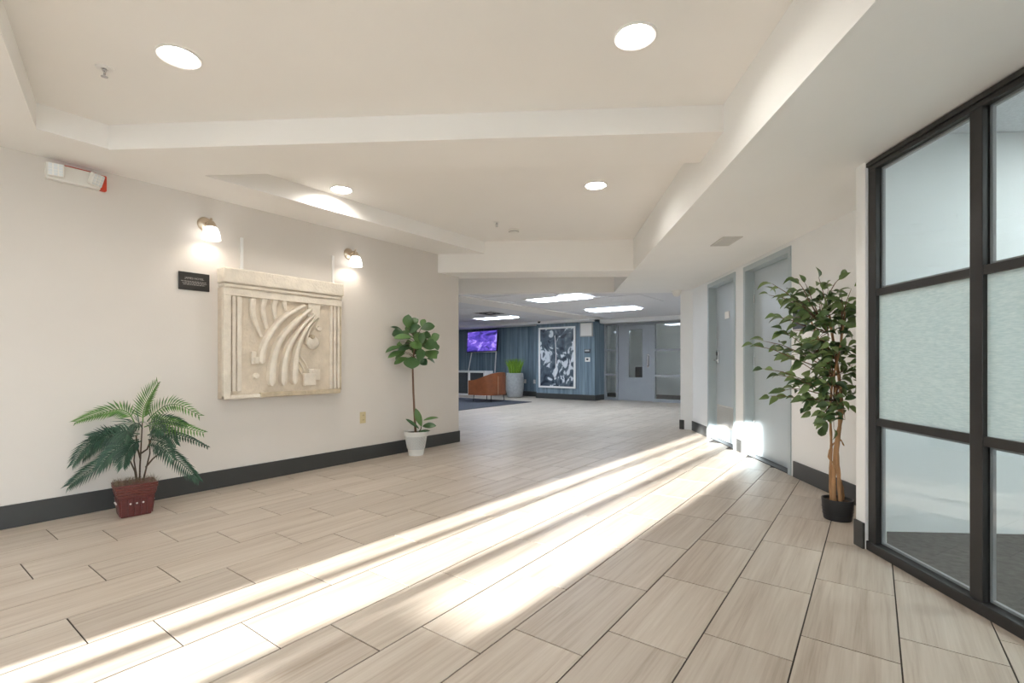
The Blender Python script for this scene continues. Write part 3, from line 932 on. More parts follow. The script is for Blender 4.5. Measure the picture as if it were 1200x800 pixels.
outlet('wall_outlet', (WL, 3.238, 0.452), 0, 'ivory electrical outlet on the left wall below the relief', 'ivory_plastic')

# sconces
def sconce(y, label):
    t = thing('wall_sconce', label, 'wall lamp', (WL, y, 2.155), 0, 'wall sconces beside the relief')
    Mx = Matrix.Rotation(PI / 2, 4, 'Y')
    MB().lathe([(0.058, 0), (0.058, 0.006), (0.05, 0.016), (0.03, 0.024), (0.018, 0.03), (0.001, 0.03)], 28, (0, 0, 0), Mx, cap=False).build('backplate', 'nickel', t, smooth='auto')
    MB().tube([(0.02, 0, 0), (0.07, 0, 0.008), (0.105, 0, 0.012), (0.118, 0, 0.0), (0.118, 0, -0.02)], 0.011, 12).build('arm', 'nickel', t, smooth=True)
    c = (0.118, 0, 0)
    MB().lathe([(0.001, 0.008), (0.018, 0.004), (0.030, -0.012), (0.036, -0.030), (0.036, -0.040), (0.030, -0.040)], 24, c, cap=False).ball((0.118, 0, 0.022), 0.010, 10, 6).build('socket_cap', 'nickel', t, smooth='auto')
    MB().lathe([(0.030, -0.036), (0.046, -0.05), (0.056, -0.075), (0.062, -0.105), (0.066, -0.14), (0.063, -0.14), (0.058, -0.105), (0.052, -0.077), (0.042, -0.054), (0.028, -0.042)], 28, c, cap=False).build('lamp_shade', 'shade_glass', t, smooth=True)
    MB().ball((0.118, 0, -0.10), 0.026, 14, 10).build('bulb', 'bulb', t, smooth=True)


sconce(1.715, 'lit nickel wall sconce with white bell shade, left of the relief above the plaque')
sconce(3.065, 'lit nickel wall sconce with white bell shade, right of the relief')

# ------------------------------------------------------------------ plaster relief panel
RY0, RY1, RZ0, RZ1 = 1.81, 2.915, 0.735, 1.815
t = thing('plaster_relief', 'large cream plaster relief panel with fan-like ribs on the left wall', 'relief', (WL, RY0, RZ0))
RW, RH = RY1 - RY0, RZ1 - RZ0
XB = 0.075
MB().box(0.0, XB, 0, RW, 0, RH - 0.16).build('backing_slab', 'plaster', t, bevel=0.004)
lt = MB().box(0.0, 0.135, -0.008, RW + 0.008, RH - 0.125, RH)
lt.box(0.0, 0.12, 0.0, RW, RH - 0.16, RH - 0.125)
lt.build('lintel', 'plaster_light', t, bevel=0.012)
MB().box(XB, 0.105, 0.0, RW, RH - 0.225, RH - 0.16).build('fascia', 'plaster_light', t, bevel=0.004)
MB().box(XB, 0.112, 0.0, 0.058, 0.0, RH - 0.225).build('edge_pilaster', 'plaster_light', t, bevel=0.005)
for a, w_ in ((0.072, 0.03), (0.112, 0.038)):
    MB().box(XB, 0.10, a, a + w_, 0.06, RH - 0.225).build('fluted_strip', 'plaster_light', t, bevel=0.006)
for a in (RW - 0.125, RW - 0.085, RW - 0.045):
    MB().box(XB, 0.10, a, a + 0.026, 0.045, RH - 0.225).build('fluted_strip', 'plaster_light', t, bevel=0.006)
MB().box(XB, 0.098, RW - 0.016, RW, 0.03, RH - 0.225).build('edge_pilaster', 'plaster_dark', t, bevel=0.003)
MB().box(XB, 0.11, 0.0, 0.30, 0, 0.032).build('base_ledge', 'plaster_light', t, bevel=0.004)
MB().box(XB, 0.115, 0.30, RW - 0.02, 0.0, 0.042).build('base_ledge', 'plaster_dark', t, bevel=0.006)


def crop_pt(cx_, cy_):
    """photo crop coordinates -> (y, z) on the panel"""
    x, y = 250 + cx_ / 4.2125, 290 + cy_ / 4.2105
    r = Vector(((x - 600) / F_PX * CY - SY, (x - 600) / F_PX * SY + CY))
    D = (WL + 0.09) / r.x
    return D * r.y - RY0, CAM_H - (y - HORIZON) * D / F_PX - RZ0


def smooth_line(pts, n=16):
    out = []
    P = [Vector((*p, 0)) for p in pts]
    P = [P[0] * 2 - P[1]] + P + [P[-1] * 2 - P[-2]]
    for i in range(1, len(P) - 2):
        for k in range(n):
            u = k / n
            a, b_, c_, d = P[i - 1], P[i], P[i + 1], P[i + 2]
            out.append(0.5 * ((2 * b_) + (c_ - a) * u + (2 * a - 5 * b_ + 4 * c_ - d) * u * u + (3 * b_ - a - 3 * c_ + d) * u ** 3))
    out.append(P[-2])
    return out


def rib(name, cpts, w0, w1, x0, x1, material, n=7):
    """raised band with a rounded crown that follows a curve on the panel"""
    L = smooth_line([crop_pt(*c) for c in cpts], 8)
    vs_, fs_ = [], []
    N = len(L)
    K = 7
    for i, p in enumerate(L):
        tdir = (L[min(i + 1, N - 1)] - L[max(i - 1, 0)]).normalized()
        nrm = Vector((-tdir.y, tdir.x, 0))
        u = i / (N - 1)
        w = (w0 + (w1 - w0) * u) / 2
        if u > 0.94:
            w *= math.sqrt(max(0.05, 1 - ((u - 0.94) / 0.06) ** 2))
        for k in range(K):
            s_ = -1 + 2 * k / (K - 1)
            h = x0 if abs(s_) == 1 else x0 + (x1 - x0) * (1 - 0.35 * s_ * s_)
            q_ = p + nrm * (w * s_ * (1.0 if abs(s_) == 1 else 1.12))
            vs_.append((h, q_.x, q_.y))
    for i in range(N - 1):
        for k in range(K - 1):
            fs_.append((i * K + k, i * K + k + 1, (i + 1) * K + k + 1, (i + 1) * K + k))
    fs_.append(tuple(range(K))); fs_.append(tuple((N - 1) * K + k for k in range(K))[::-1])
    return MB().add(vs_, fs_).build(name, material, t, smooth='auto')


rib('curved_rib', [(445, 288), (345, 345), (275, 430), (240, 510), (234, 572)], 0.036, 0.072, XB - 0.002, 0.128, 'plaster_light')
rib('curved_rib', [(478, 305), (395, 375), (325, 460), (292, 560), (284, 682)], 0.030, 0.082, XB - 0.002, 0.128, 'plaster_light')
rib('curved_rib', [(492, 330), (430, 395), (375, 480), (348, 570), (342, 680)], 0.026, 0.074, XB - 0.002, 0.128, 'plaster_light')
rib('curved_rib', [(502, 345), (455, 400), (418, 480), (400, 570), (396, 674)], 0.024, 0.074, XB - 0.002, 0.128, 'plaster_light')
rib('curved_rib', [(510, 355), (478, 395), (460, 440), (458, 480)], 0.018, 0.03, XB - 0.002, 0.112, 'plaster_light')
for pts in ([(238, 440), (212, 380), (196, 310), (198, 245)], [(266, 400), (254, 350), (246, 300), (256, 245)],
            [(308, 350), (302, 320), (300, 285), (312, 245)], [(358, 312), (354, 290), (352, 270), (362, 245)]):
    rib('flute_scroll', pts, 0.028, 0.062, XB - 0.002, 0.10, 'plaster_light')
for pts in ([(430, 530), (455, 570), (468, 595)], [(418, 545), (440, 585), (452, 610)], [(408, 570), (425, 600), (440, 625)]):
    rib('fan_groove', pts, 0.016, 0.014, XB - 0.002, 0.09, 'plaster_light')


def boss(name, c, r, h, material='plaster_light'):
    y, z = crop_pt(*c)
    MB().lathe([(r, 0), (r, h * 0.6), (r * 0.8, h * 0.9), (0.001, h)], 24, (XB - 0.002, y, z), Matrix.Rotation(PI / 2, 4, 'Y'), cap=False).build(name, material, t, smooth='auto')


boss('disc_boss', (490, 470), 0.062, 0.04)
boss('disc_boss', (484, 440), 0.022, 0.055, 'plaster_dark')
boss('round_boss', (522, 400), 0.026, 0.03)
boss('round_boss', (212, 632), 0.026, 0.035)


def block(c0, c1, h, name='square_block'):
    y0, z0 = crop_pt(*c0); y1, z1 = crop_pt(*c1)
    MB().box(XB - 0.002, h, y0, y1, min(z0, z1), max(z0, z1)).build(name, 'plaster_light', t, bevel=0.008)


block((466, 345), (528, 262), 0.095)
block((442, 682), (500, 618), 0.115)
block((470, 655), (525, 598), 0.105)
block((186, 575), (212, 512), 0.10)
block((200, 572), (222, 540), 0.11)
# two white hangers above it
for y in (2.0 - RY0, 2.88 - RY0):
    MB().box(0, 0.012, y - 0.012, y + 0.012, RH - 0.01, RH + 0.29).build('hanger', 'white_metal', t, bevel=0.002)

# ------------------------------------------------------------------ leaves
def leaf_mesh(name, prof, material, fold=0.25, curl=0.25, n=7, veins=False):
    """prof: half width as a function of u in 0..1; unit length along +x, normal +z"""
    vs_, fs_ = [], []
    for i in range(n + 1):
        u = i / n
        w = prof(u)
        z = curl * (u * (1 - u)) * 1.2 - curl * 0.35 * u * u
        vs_ += [(u, -w, z + fold * w), (u, 0, z), (u, w, z + fold * w)]
    for i in range(n):
        for k in range(2):
            a = i * 3 + k
            fs_.append((a, a + 3, a + 4, a + 1))
    me = MB().add(vs_, fs_).mesh(name)
    me.materials.append(MATS[material])
    for p in me.polygons:
        p.use_smooth = True
    return me


def place_leaf(me, base, tip, width, normal, parent, name='leaf', wunit=1.0):
    ax = (tip - base)
    L = ax.length
    x = ax.normalized()
    z = (normal - x * normal.dot(x))
    if z.length < 1e-3:
        z = Vector((0, 0, 1)).cross(x)
    z.normalize()
    y = z.cross(x)
    M = Matrix(((x.x * L, y.x * width * wunit, z.x * L, base.x), (x.y * L, y.y * width * wunit, z.y * L, base.y),
                (x.z * L, y.z * width * wunit, z.z * L, base.z), (0, 0, 0, 1)))
    o = bpy.data.objects.new(name, me)
    C.objects.link(o)
    o.parent = parent
    o.matrix_basis = Matrix.Translation(-parent.location) @ M
    return o


# ---- fiddle-leaf fig in a white pot
fb = at_depth(487.5, 531, 5.50); fb.z = 0
FD = 5.47
fig = thing('fiddle_leaf_fig', 'tall fiddle-leaf fig with a bare stem in a white pot by the wall end', 'potted plant', (fb.x, fb.y, 0))
MB().lathe([(0.082, 0), (0.092, 0.07), (0.094, 0.07)], 32, cap=False).lathe([(0.001, 0.0), (0.082, 0.0)], 32, cap=False).build('pot_foot', 'ceramic_white', fig, smooth='auto')
MB().lathe([(0.093, 0.07), (0.121, 0.235), (0.121, 0.235)], 32, cap=False).build('pot_body', 'ceramic_grey', fig, smooth='auto')
MB().lathe([(0.121, 0.215), (0.130, 0.217), (0.135, 0.268), (0.127, 0.268), (0.122, 0.25)], 32, cap=False).build('pot_rim', 'ceramic_white', fig, smooth='auto')
dm = MB().ball((0, 0, 0), 0.0062, 8, 5).mesh('pot_stud'); dm.materials.append(MATS['ceramic_white'])
for row in range(9):
    z = 0.083 + row * 0.0155
    r = 0.093 + (z - 0.07) * 0.17 + 0.0005
    for k in range(22):
        a = 2 * PI * (k + 0.5 * (row % 2)) / 22
        o = bpy.data.objects.new('pot_stud', dm); C.objects.link(o); o.parent = fig
        o.location = (r * math.cos(a), r * math.sin(a), z)
MB().lathe([(0.126, 0.246), (0.05, 0.252), (0.001, 0.255)], 24, cap=False).build('soil', 'soil', fig)


def rel(x, y, D):
    p = at_depth(x, y, D)
    if p.x < WL + 0.05:                      # stay clear of the wall
        p = at_depth(x, y, D * (WL + 0.05) / p.x)
    return p


tr = [rel(487, 507, FD), rel(486, 490, FD), rel(484.5, 460, FD), rel(483.5, 430, FD), rel(485, 412, FD), rel(488, 398, FD)]
L_ = [v - fig.location for v in tr]
MB().tube(L_, [0.014, 0.0125, 0.011, 0.0105, 0.009, 0.006], 10).build('trunk', 'bark_dark', fig, smooth=True)
MB().tube([rel(490, 507, FD) - fig.location, rel(493, 503, FD) - fig.location, rel(494, 499, FD) - fig.location], [0.007, 0.006, 0.005], 8).build('sapling_stem', 'stem_green', fig, smooth=True)
fig_leaf = leaf_mesh('leaf', lambda u: 0.5 * (0.08 + 0.92 * math.sin(PI * min(1, u ** 1.25)) ** 0.75) if 0 < u < 1 else 0.02, 'leaf_fig', 0.18, 0.22, 9)
FL = [(375, 240, 385, 85, 100, 0), (400, 220, 500, 135, 90, .05), (400, 290, 520, 220, 90, -.1), (540, 230, 575, 135, 60, .05), (530, 255, 695, 215, 95, -.03),
      (340, 320, 180, 220, 40, .1), (330, 300, 190, 310, 110, -.05), (430, 350, 215, 355, 60, -.1), (450, 310, 530, 400, 100, -.1), (560, 340, 650, 320, 90, .05),
      (650, 390, 745, 320, 90, 0), (560, 460, 730, 440, 140, -.08), (560, 530, 720, 590, 140, -.1), (545, 490, 510, 620, 90, -.2), (400, 420, 540, 470, 110, -.12),
      (430, 480, 260, 500, 80, -.05), (320, 470, 115, 520, 40, .05), (330, 520, 145, 585, 50, .05), (350, 540, 225, 605, 80, -.05), (380, 590, 215, 660, 30, .08),
      (420, 580, 430, 715, 160, -.15), (520, 610, 600, 670, 80, -.05), (600, 600, 700, 650, 80, .05), (690, 420, 735, 500, 60, .02), (690, 500, 720, 560, 60, .05),
      (280, 400, 290, 470, 60, .1), (540, 300, 545, 420, 70, -.15), (470, 400, 440, 480, 100, -.1), (600, 420, 690, 380, 80, .0), (470, 330, 420, 250, 80, .1),
      (480, 560, 560, 600, 90, 0.1), (450, 450, 350, 430, 80, .12), (560, 380, 480, 330, 80, .12)]
random.seed(4)
for k in range(16):
    a = random.uniform(0, 2 * PI); r = random.uniform(40, 190)
    bx, by = 450 + 0.5 * r * math.cos(a), 400 + 0.45 * r * math.sin(a)
    FL.append((bx, by, bx + 130 * math.cos(a) + random.uniform(-40, 40), by + 110 * math.sin(a) + random.uniform(-40, 40), random.uniform(75, 110), 0.12 + 0.08 * random.random()))
view = Vector((-SY, CY, 0))
for bx, by, tx, ty, w, dd in FL:
    b0 = rel(440 + bx / 10, 360 + by / 10, FD + dd * 0.4)
    t0 = rel(440 + tx / 10, 360 + ty / 10, FD + dd + random.uniform(-.05, .05))
    nrm = -view * random.uniform(0.4, 1.0) + Vector((random.uniform(-.3, .3), random.uniform(-.3, .3), random.uniform(0.3, 0.9)))
    place_leaf(fig_leaf, b0, t0, max(w, 62) / 1000 * FD / F_PX * 100 * 1.2, nrm, fig)
for bx, by, tx, ty, w in ((390, 340, 310, 100, 90), (360, 370, 180, 235, 45), (410, 260, 610, 215, 40), (400, 335, 580, 325, 80), (330, 425, 500, 390, 35)):
    b0 = rel(460 + bx / 11.43, 470 + by / 11.43, FD); t0 = rel(460 + tx / 11.43, 470 + ty / 11.43, FD - 0.05)
    place_leaf(fig_leaf, b0, t0, w / 1143 * FD / F_PX * 100, -view + Vector((0, 0, 0.5)), fig)
# petioles tying the crown leaves to the stem
pt = MB()
top = tr[-1]
for bx, by, tx, ty, w, dd in FL:
    b0 = rel(440 + bx / 10, 360 + by / 10, FD + dd * 0.4)
    z = min(max(b0.z - 0.05, tr[3].z + 0.02), tr[-1].z)
    k = (z - tr[3].z) / (tr[-1].z - tr[3].z)
    a = tr[3].lerp(tr[-1], k)
    pt.tube([a - fig.location, a.lerp(b0, 0.5) + Vector((0, 0, 0.01)) - fig.location, b0 - fig.location], [0.004, 0.003, 0.0025], 5)
pt.build('twigs', 'stem_green', fig)

# ---- palm in a red basket
PB = Vector((-4.075, 1.165, 0))
palm = thing('potted_palm', 'bushy palm with drooping fronds in a red basket against the left wall', 'potted plant', PB, 0.0)
RZP = math.radians(-8)
Rm = Matrix.Rotation(RZP, 4, 'Z')


def rotz_mb(mb):
    mb.v = [tuple(Rm @ Vector(v)) for v in mb.v]
    return mb


rotz_mb(MB().taper(0.135, 0.165, 0.170, 0.205, 0.0, 0.155)).build('basket_body', 'basket_red', palm, bevel=0.006)
for k in range(5):
    z = 0.138 + k * 0.0165
    w = 0.172 + 0.006 * k + (0.004 if k % 2 else 0)
    rotz_mb(MB().taper(w, w + 0.036, w + 0.004, w + 0.04, z, z + 0.0155)).build('basket_band', 'basket_red_lip', palm, bevel=0.005)
st_me = MB().box(-0.0035, 0.0035, -0.011, 0.011, -0.056, 0.056).mesh('basket_slat'); st_me.materials.append(MATS['basket_red'])
sb_me = MB().ball((0, 0, 0), 0.0062, 8, 6).mesh('bead'); sb_me.materials.append(MATS['white_metal'])
for side in range(4):
    a = side * PI / 2
    depth, span = ((0.135, 0.165), (0.165, 0.135))[side % 2]
    for k in range(5):
        y = (-0.5 + (k + 0.5) / 5) * span * 1.05
        for me, nm in ((st_me, 'basket_slat'), (sb_me, 'bead')):
            if nm == 'bead' and k in (0, 4):
                continue
            o = bpy.data.objects.new(nm, me); C.objects.link(o); o.parent = palm
            z = 0.068 if nm == 'basket_slat' else 0.092
            x = depth / 2 + 0.035 / 2 * z / 0.155 * 1.1 + (0.0025 if nm == 'basket_slat' else 0.009)
            o.matrix_basis = Rm @ Matrix.Rotation(a, 4, 'Z') @ Matrix.Translation((x, y, z)) @ Matrix.Rotation(0.115 if nm == 'basket_slat' else 0, 4, 'Y')
moss = MB()
random.seed(11)
for k in range(420):
    x, y = random.uniform(-0.095, 0.095), random.uniform(-0.115, 0.115)
    d = Vector((random.uniform(-1, 1), random.uniform(-1, 1), random.uniform(0.1, 0.9))).normalized() * random.uniform(0.02, 0.045)
    s_ = Vector((-d.y, d.x, 0)).normalized() * 0.0015
    p0 = Vector((x, y, 0.212 + random.uniform(0, 0.015)))
    moss.add([p0 - s_, p0 + s_, p0 + d + s_ * 0.3, p0 + d - s_ * 0.3], [(0, 1, 2, 3)])
moss.box(-0.092, 0.092, -0.11, 0.11, 0.19, 0.218)
o = rotz_mb(moss).build('dried_moss', 'moss', palm); o['kind'] = 'stuff'

PD = 3.42


def pcrop(x, y, dd=0.0):
    D = PD + dd
    p = at_depth(75 + x / 6.156, 440 + y / 6.156, D)
    if p.x < WL + 0.07:                      # keep the frond clear of the wall
        p = at_depth(75 + x / 6.156, 440 + y / 6.156, D * (WL + 0.07) / p.x)
    return p


def frond(ctrl, material, dd0, dd1, ll, nl=17, both=True, droop=0.5, face=0.45):
    """a rachis with rows of narrow pointed leaflets"""
    n = len(ctrl)
    P3 = [pcrop(x, y, dd0 + (dd1 - dd0) * i / (n - 1)) - palm.location for i, (x, y) in enumerate(ctrl)]
    # Catmull-Rom in 3-D
    Q = [P3[0] * 2 - P3[1]] + P3 + [P3[-1] * 2 - P3[-2]]
    line = []
    for i in range(1, len(Q) - 2):
        for k in range(10):
            u = k / 10
            a, b_, c_, d = Q[i - 1], Q[i], Q[i + 1], Q[i + 2]
            line.append(0.5 * ((2 * b_) + (c_ - a) * u + (2 * a - 5 * b_ + 4 * c_ - d) * u * u + (3 * b_ - a - 3 * c_ + d) * u ** 3))
    line.append(P3[-1])
    mb = MB()
    N = len(line)
    mb.tube(line, [0.0035 * (1 - 0.75 * i / (N - 1)) + 0.0006 for i in range(N)], 5)
    up = Vector((0, 0, 1))
    nl = int(nl * 1.1); ll *= 1.2
    for i in range(nl):
        u = 0.14 + 0.86 * i / (nl - 1)
        f_ = u * (N - 1)
        k = min(int(f_), N - 2)
        p = line[k].lerp(line[k + 1], f_ - k)
        tg = (line[min(k + 2, N - 1)] - line[max(k - 1, 0)]).normalized()
        side = tg.cross((Vector((SY, -CY, 0)) * 0.85 + up * face).normalized())
        if side.length < 0.15:
            side = tg.cross(up)
        side.normalize()
        nr = side.cross(tg).normalized()
        env = 0.35 + 0.65 * math.sin(PI * min(1.0, 0.15 + 0.8 * u)) if u < 0.97 else 0.5
        for s_ in ((1, -1) if both else (1,)):
            ln_ = ll * env * random.uniform(0.88, 1.08)
            d = (tg * (0.55 + 0.4 * u) + side * s_ * (1.05 - 0.4 * u) + nr * 0.28 - up * droop * 0.35).normalized()
            d2 = (d - up * droop * 0.7).normalized()
            w = d.cross(nr).normalized() * (0.0056 * (0.6 + 0.6 * env))
            m1 = p + d * ln_ * 0.45
            e_ = m1 + d2 * ln_ * 0.55
            fold = nr * 0.003
            o_ = [p - w * 0.3, p + w * 0.3, m1 + w + fold, m1, m1 - w + fold, e_]
            mb.add(o_, [(0, 1, 2, 3), (0, 3, 4), (3, 2, 5), (4, 3, 5)])
    lim = WL + 0.006 - palm.location.x
    mb.v = [(max(a, lim), b_, c_) for a, b_, c_ in mb.v]
    return mb.build('frond', material, palm)


random.seed(21)
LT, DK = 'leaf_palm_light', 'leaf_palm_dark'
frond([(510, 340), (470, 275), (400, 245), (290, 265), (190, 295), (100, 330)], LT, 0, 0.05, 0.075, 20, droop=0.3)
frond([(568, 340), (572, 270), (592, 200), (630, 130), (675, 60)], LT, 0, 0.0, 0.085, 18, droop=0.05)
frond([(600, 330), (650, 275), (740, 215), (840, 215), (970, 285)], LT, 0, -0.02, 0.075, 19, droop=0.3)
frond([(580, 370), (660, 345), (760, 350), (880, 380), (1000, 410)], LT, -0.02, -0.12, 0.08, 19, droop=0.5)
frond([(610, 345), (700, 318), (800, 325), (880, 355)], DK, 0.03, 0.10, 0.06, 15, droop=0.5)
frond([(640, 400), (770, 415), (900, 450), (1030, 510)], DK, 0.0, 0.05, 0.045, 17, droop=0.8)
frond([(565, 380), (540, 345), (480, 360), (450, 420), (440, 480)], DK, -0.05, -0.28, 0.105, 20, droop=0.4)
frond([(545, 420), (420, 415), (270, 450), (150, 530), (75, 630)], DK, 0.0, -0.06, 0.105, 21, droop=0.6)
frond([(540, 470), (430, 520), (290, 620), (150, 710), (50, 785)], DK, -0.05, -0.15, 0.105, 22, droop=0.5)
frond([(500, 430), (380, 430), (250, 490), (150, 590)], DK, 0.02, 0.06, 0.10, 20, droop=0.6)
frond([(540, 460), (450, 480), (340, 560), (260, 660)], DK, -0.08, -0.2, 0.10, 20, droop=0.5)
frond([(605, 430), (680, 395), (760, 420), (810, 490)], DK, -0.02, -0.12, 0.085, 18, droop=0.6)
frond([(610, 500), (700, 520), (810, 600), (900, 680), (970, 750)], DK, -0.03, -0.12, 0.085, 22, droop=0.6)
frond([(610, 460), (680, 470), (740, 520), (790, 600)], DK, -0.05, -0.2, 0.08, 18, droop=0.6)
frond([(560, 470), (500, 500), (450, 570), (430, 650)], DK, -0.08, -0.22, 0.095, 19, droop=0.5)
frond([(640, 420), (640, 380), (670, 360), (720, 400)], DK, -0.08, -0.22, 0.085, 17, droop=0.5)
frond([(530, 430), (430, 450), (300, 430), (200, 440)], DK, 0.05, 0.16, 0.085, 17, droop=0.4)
for pts in ([(545, 800), (548, 650), (556, 520), (565, 340)], [(530, 800), (512, 690), (480, 620), (430, 560)], [(535, 800), (520, 700), (505, 610), (520, 480)],
            [(560, 800), (590, 680), (620, 560), (615, 460)], [(590, 660), (640, 600), (690, 560)], [(556, 560), (600, 530), (640, 430)], [(552, 600), (530, 520), (520, 430)]):
    MB().tube([pcrop(x, y) - palm.location for x, y in pts], [0.0062 - 0.0009 * i for i in range(len(pts))], 7).build('stem', 'stem_green', palm, smooth=True)

# ---- ficus tree in a black pot
TD = 3.25
fc = at_depth(981.5, 608, TD); fc.z = 0
tree = thing('ficus_tree', 'tall ficus tree with tan braided trunks in a black pot beside the glass partition', 'potted plant', (fc.x, fc.y, 0))
MB().lathe([(0.001, 0), (0.078, 0.0), (0.081, 0.01), (0.092, 0.125), (0.092, 0.137), (0.086, 0.137), (0.083, 0.12)], 36, cap=False).build('pot', 'pot_black', tree, smooth='auto')
for z in (0.035, 0.055, 0.075):
    MB().lathe([(0.0833 + z * 0.09, z), (0.0845 + z * 0.09, z + 0.003), (0.0838 + z * 0.09, z + 0.006)], 36, cap=False).build('pot_ring', 'pot_black', tree, smooth='auto')
MB().lathe([(0.085, 0.118), (0.04, 0.122), (0.001, 0.123)], 24, cap=False).build('soil', 'soil', tree)


def tcr(x, y, dd=0.0):
    return at_depth(x, y, TD + dd) - tree.location


def wavy(pts, r0, r1, name='trunk', m='bark'):
    Q = [Vector(p) for p in pts]
    Q = [Q[0] * 2 - Q[1]] + Q + [Q[-1] * 2 - Q[-2]]
    line = []
    for i in range(1, len(Q) - 2):
        for k in range(6):
            u = k / 6
            a, b_, c_, d = Q[i - 1], Q[i], Q[i + 1], Q[i + 2]
            line.append(0.5 * ((2 * b_) + (c_ - a) * u + (2 * a - 5 * b_ + 4 * c_ - d) * u * u + (3 * b_ - a - 3 * c_ + d) * u ** 3))
    line.append(Q[-2])
    N = len(line)
    return MB().tube(line, [r0 + (r1 - r0) * i / (N - 1) + 0.0012 * math.sin(i * 1.9) for i in range(N)], 9).build(name, m, tree, smooth=True), line


wavy([tcr(978, 594), tcr(977, 560), tcr(980, 520), tcr(986, 485), tcr(984, 450), tcr(978, 410), tcr(972, 370)], 0.014, 0.008)
wavy([tcr(985, 595, -.01), tcr(983, 560, -.02), tcr(981, 530, -.02), tcr(984, 495, -.01), tcr(979, 455, .02), tcr(966, 415, .02), tcr(950, 375, .0)], 0.0135, 0.006)
wavy([tcr(974, 592, .02), tcr(973, 560, .02), tcr(974, 520, .02), tcr(973, 480, .02), tcr(976, 445, -.03), tcr(985, 405, -.05), tcr(990, 365, -.05)], 0.0095, 0.005)
wavy([tcr(988, 592, .01), tcr(988, 575, .01), tcr(984, 560, -.02), tcr(978, 545, -.03), tcr(971, 535, 0), tcr(975, 522, .02), tcr(984, 515, -.02), tcr(989, 522, 0)], 0.006, 0.004, 'vine')
random.seed(8)
fic = [leaf_mesh('leaf', (lambda k: (lambda u: 0.5 * max(0.02, math.sin(PI * u ** k) ** 0.9) * (1 - 0.25 * u)))(kk), 'leaf_ficus', fo, cu, 5) for kk, fo, cu in ((0.8, 0.35, 0.35), (0.9, 0.2, 0.5), (0.75, 0.5, 0.2))]
ENDS = [(906, 333), (903, 346), (934, 328), (944, 333), (960, 327), (984, 326), (997, 340), (886, 405), (897, 400), (912, 372), (896, 432), (915, 440), (903, 464), (916, 458),
        (930, 352), (948, 366), (936, 398), (926, 420), (945, 446), (962, 352), (976, 376), (990, 368), (986, 408), (964, 416), (985, 438), (956, 470), (990, 462), (977, 500),
        (962, 492), (990, 490), (1004, 400), (1006, 440), (918, 388), (950, 400), (970, 448)]
HUBS = [(978, 470), (978, 440), (975, 415), (970, 390), (962, 378), (985, 400), (985, 455)]
br = MB()
leaves = 0


def put_leaf(p, out, k, last=False):
    side = out.cross(Vector((0, 0, 1))).normalized() * (1 if k % 2 else -1)
    d = (out * random.uniform(0.2, 0.9) + side * random.uniform(0.3, 1.0) + Vector((random.uniform(-.4, .4), random.uniform(-.4, .4), random.uniform(-0.8, 0.4)))).normalized()
    if last:
        d = (out + Vector((0, 0, -0.3))).normalized()
    ln_ = random.uniform(0.062, 0.098)
    b0 = p + d * 0.012 + tree.location
    t0 = b0 + d * ln_
    if BP.dot(Vector((t0.x, t0.y))) > 2.24 or BQ.dot(Vector((t0.x, t0.y))) < 3.23:
        d = Vector((-BP.x, -BP.y, -0.3)) * 0.6 + Vector((BQ.x, BQ.y, 0)) * 0.6
        t0 = b0 + d.normalized() * ln_
    nrm = Vector((random.uniform(-.7, .7), random.uniform(-.7, .7), 0.7)) - view * random.uniform(0.2, 1.2)
    br.tube([p, b0 - tree.location], 0.0011, 4, cap=False)
    place_leaf(random.choice(fic), b0, t0, ln_ * random.uniform(0.5, 0.66), nrm, tree)


for i, (ex, ey) in enumerate(ENDS):
    hub = min(HUBS, key=lambda h: abs(h[1] - (ey + random.uniform(5, 55))) + 0.3 * abs(h[0] - ex))
    dd = random.uniform(-0.22, 0.10)
    hubp, endp = tcr(*hub), tcr(ex, ey, dd)
    if BP.dot(Vector((endp.x + tree.location.x, endp.y + tree.location.y))) > 2.16:
        endp = tcr(ex, ey, -0.2)
    mid = hubp.lerp(endp, 0.5) + Vector((random.uniform(-.02, .02), random.uniform(-.02, .02), random.uniform(-0.01, 0.05)))
    pts = [hubp, hubp.lerp(mid, 0.5) + Vector((0, 0, 0.01)), mid, mid.lerp(endp, 0.55) + Vector((0, 0, 0.012)), endp]
    br.tube(pts, [0.0045, 0.004, 0.003, 0.0024, 0.0015], 5)
    nl = 5
    for k in range(nl):
        u = 0.42 + 0.58 * k / (nl - 1)
        f_ = u * 4
        j = min(int(f_), 3)
        put_leaf(pts[j].lerp(pts[j + 1], f_ - j), (endp - hubp).normalized(), k, k == nl - 1)
        leaves += 1
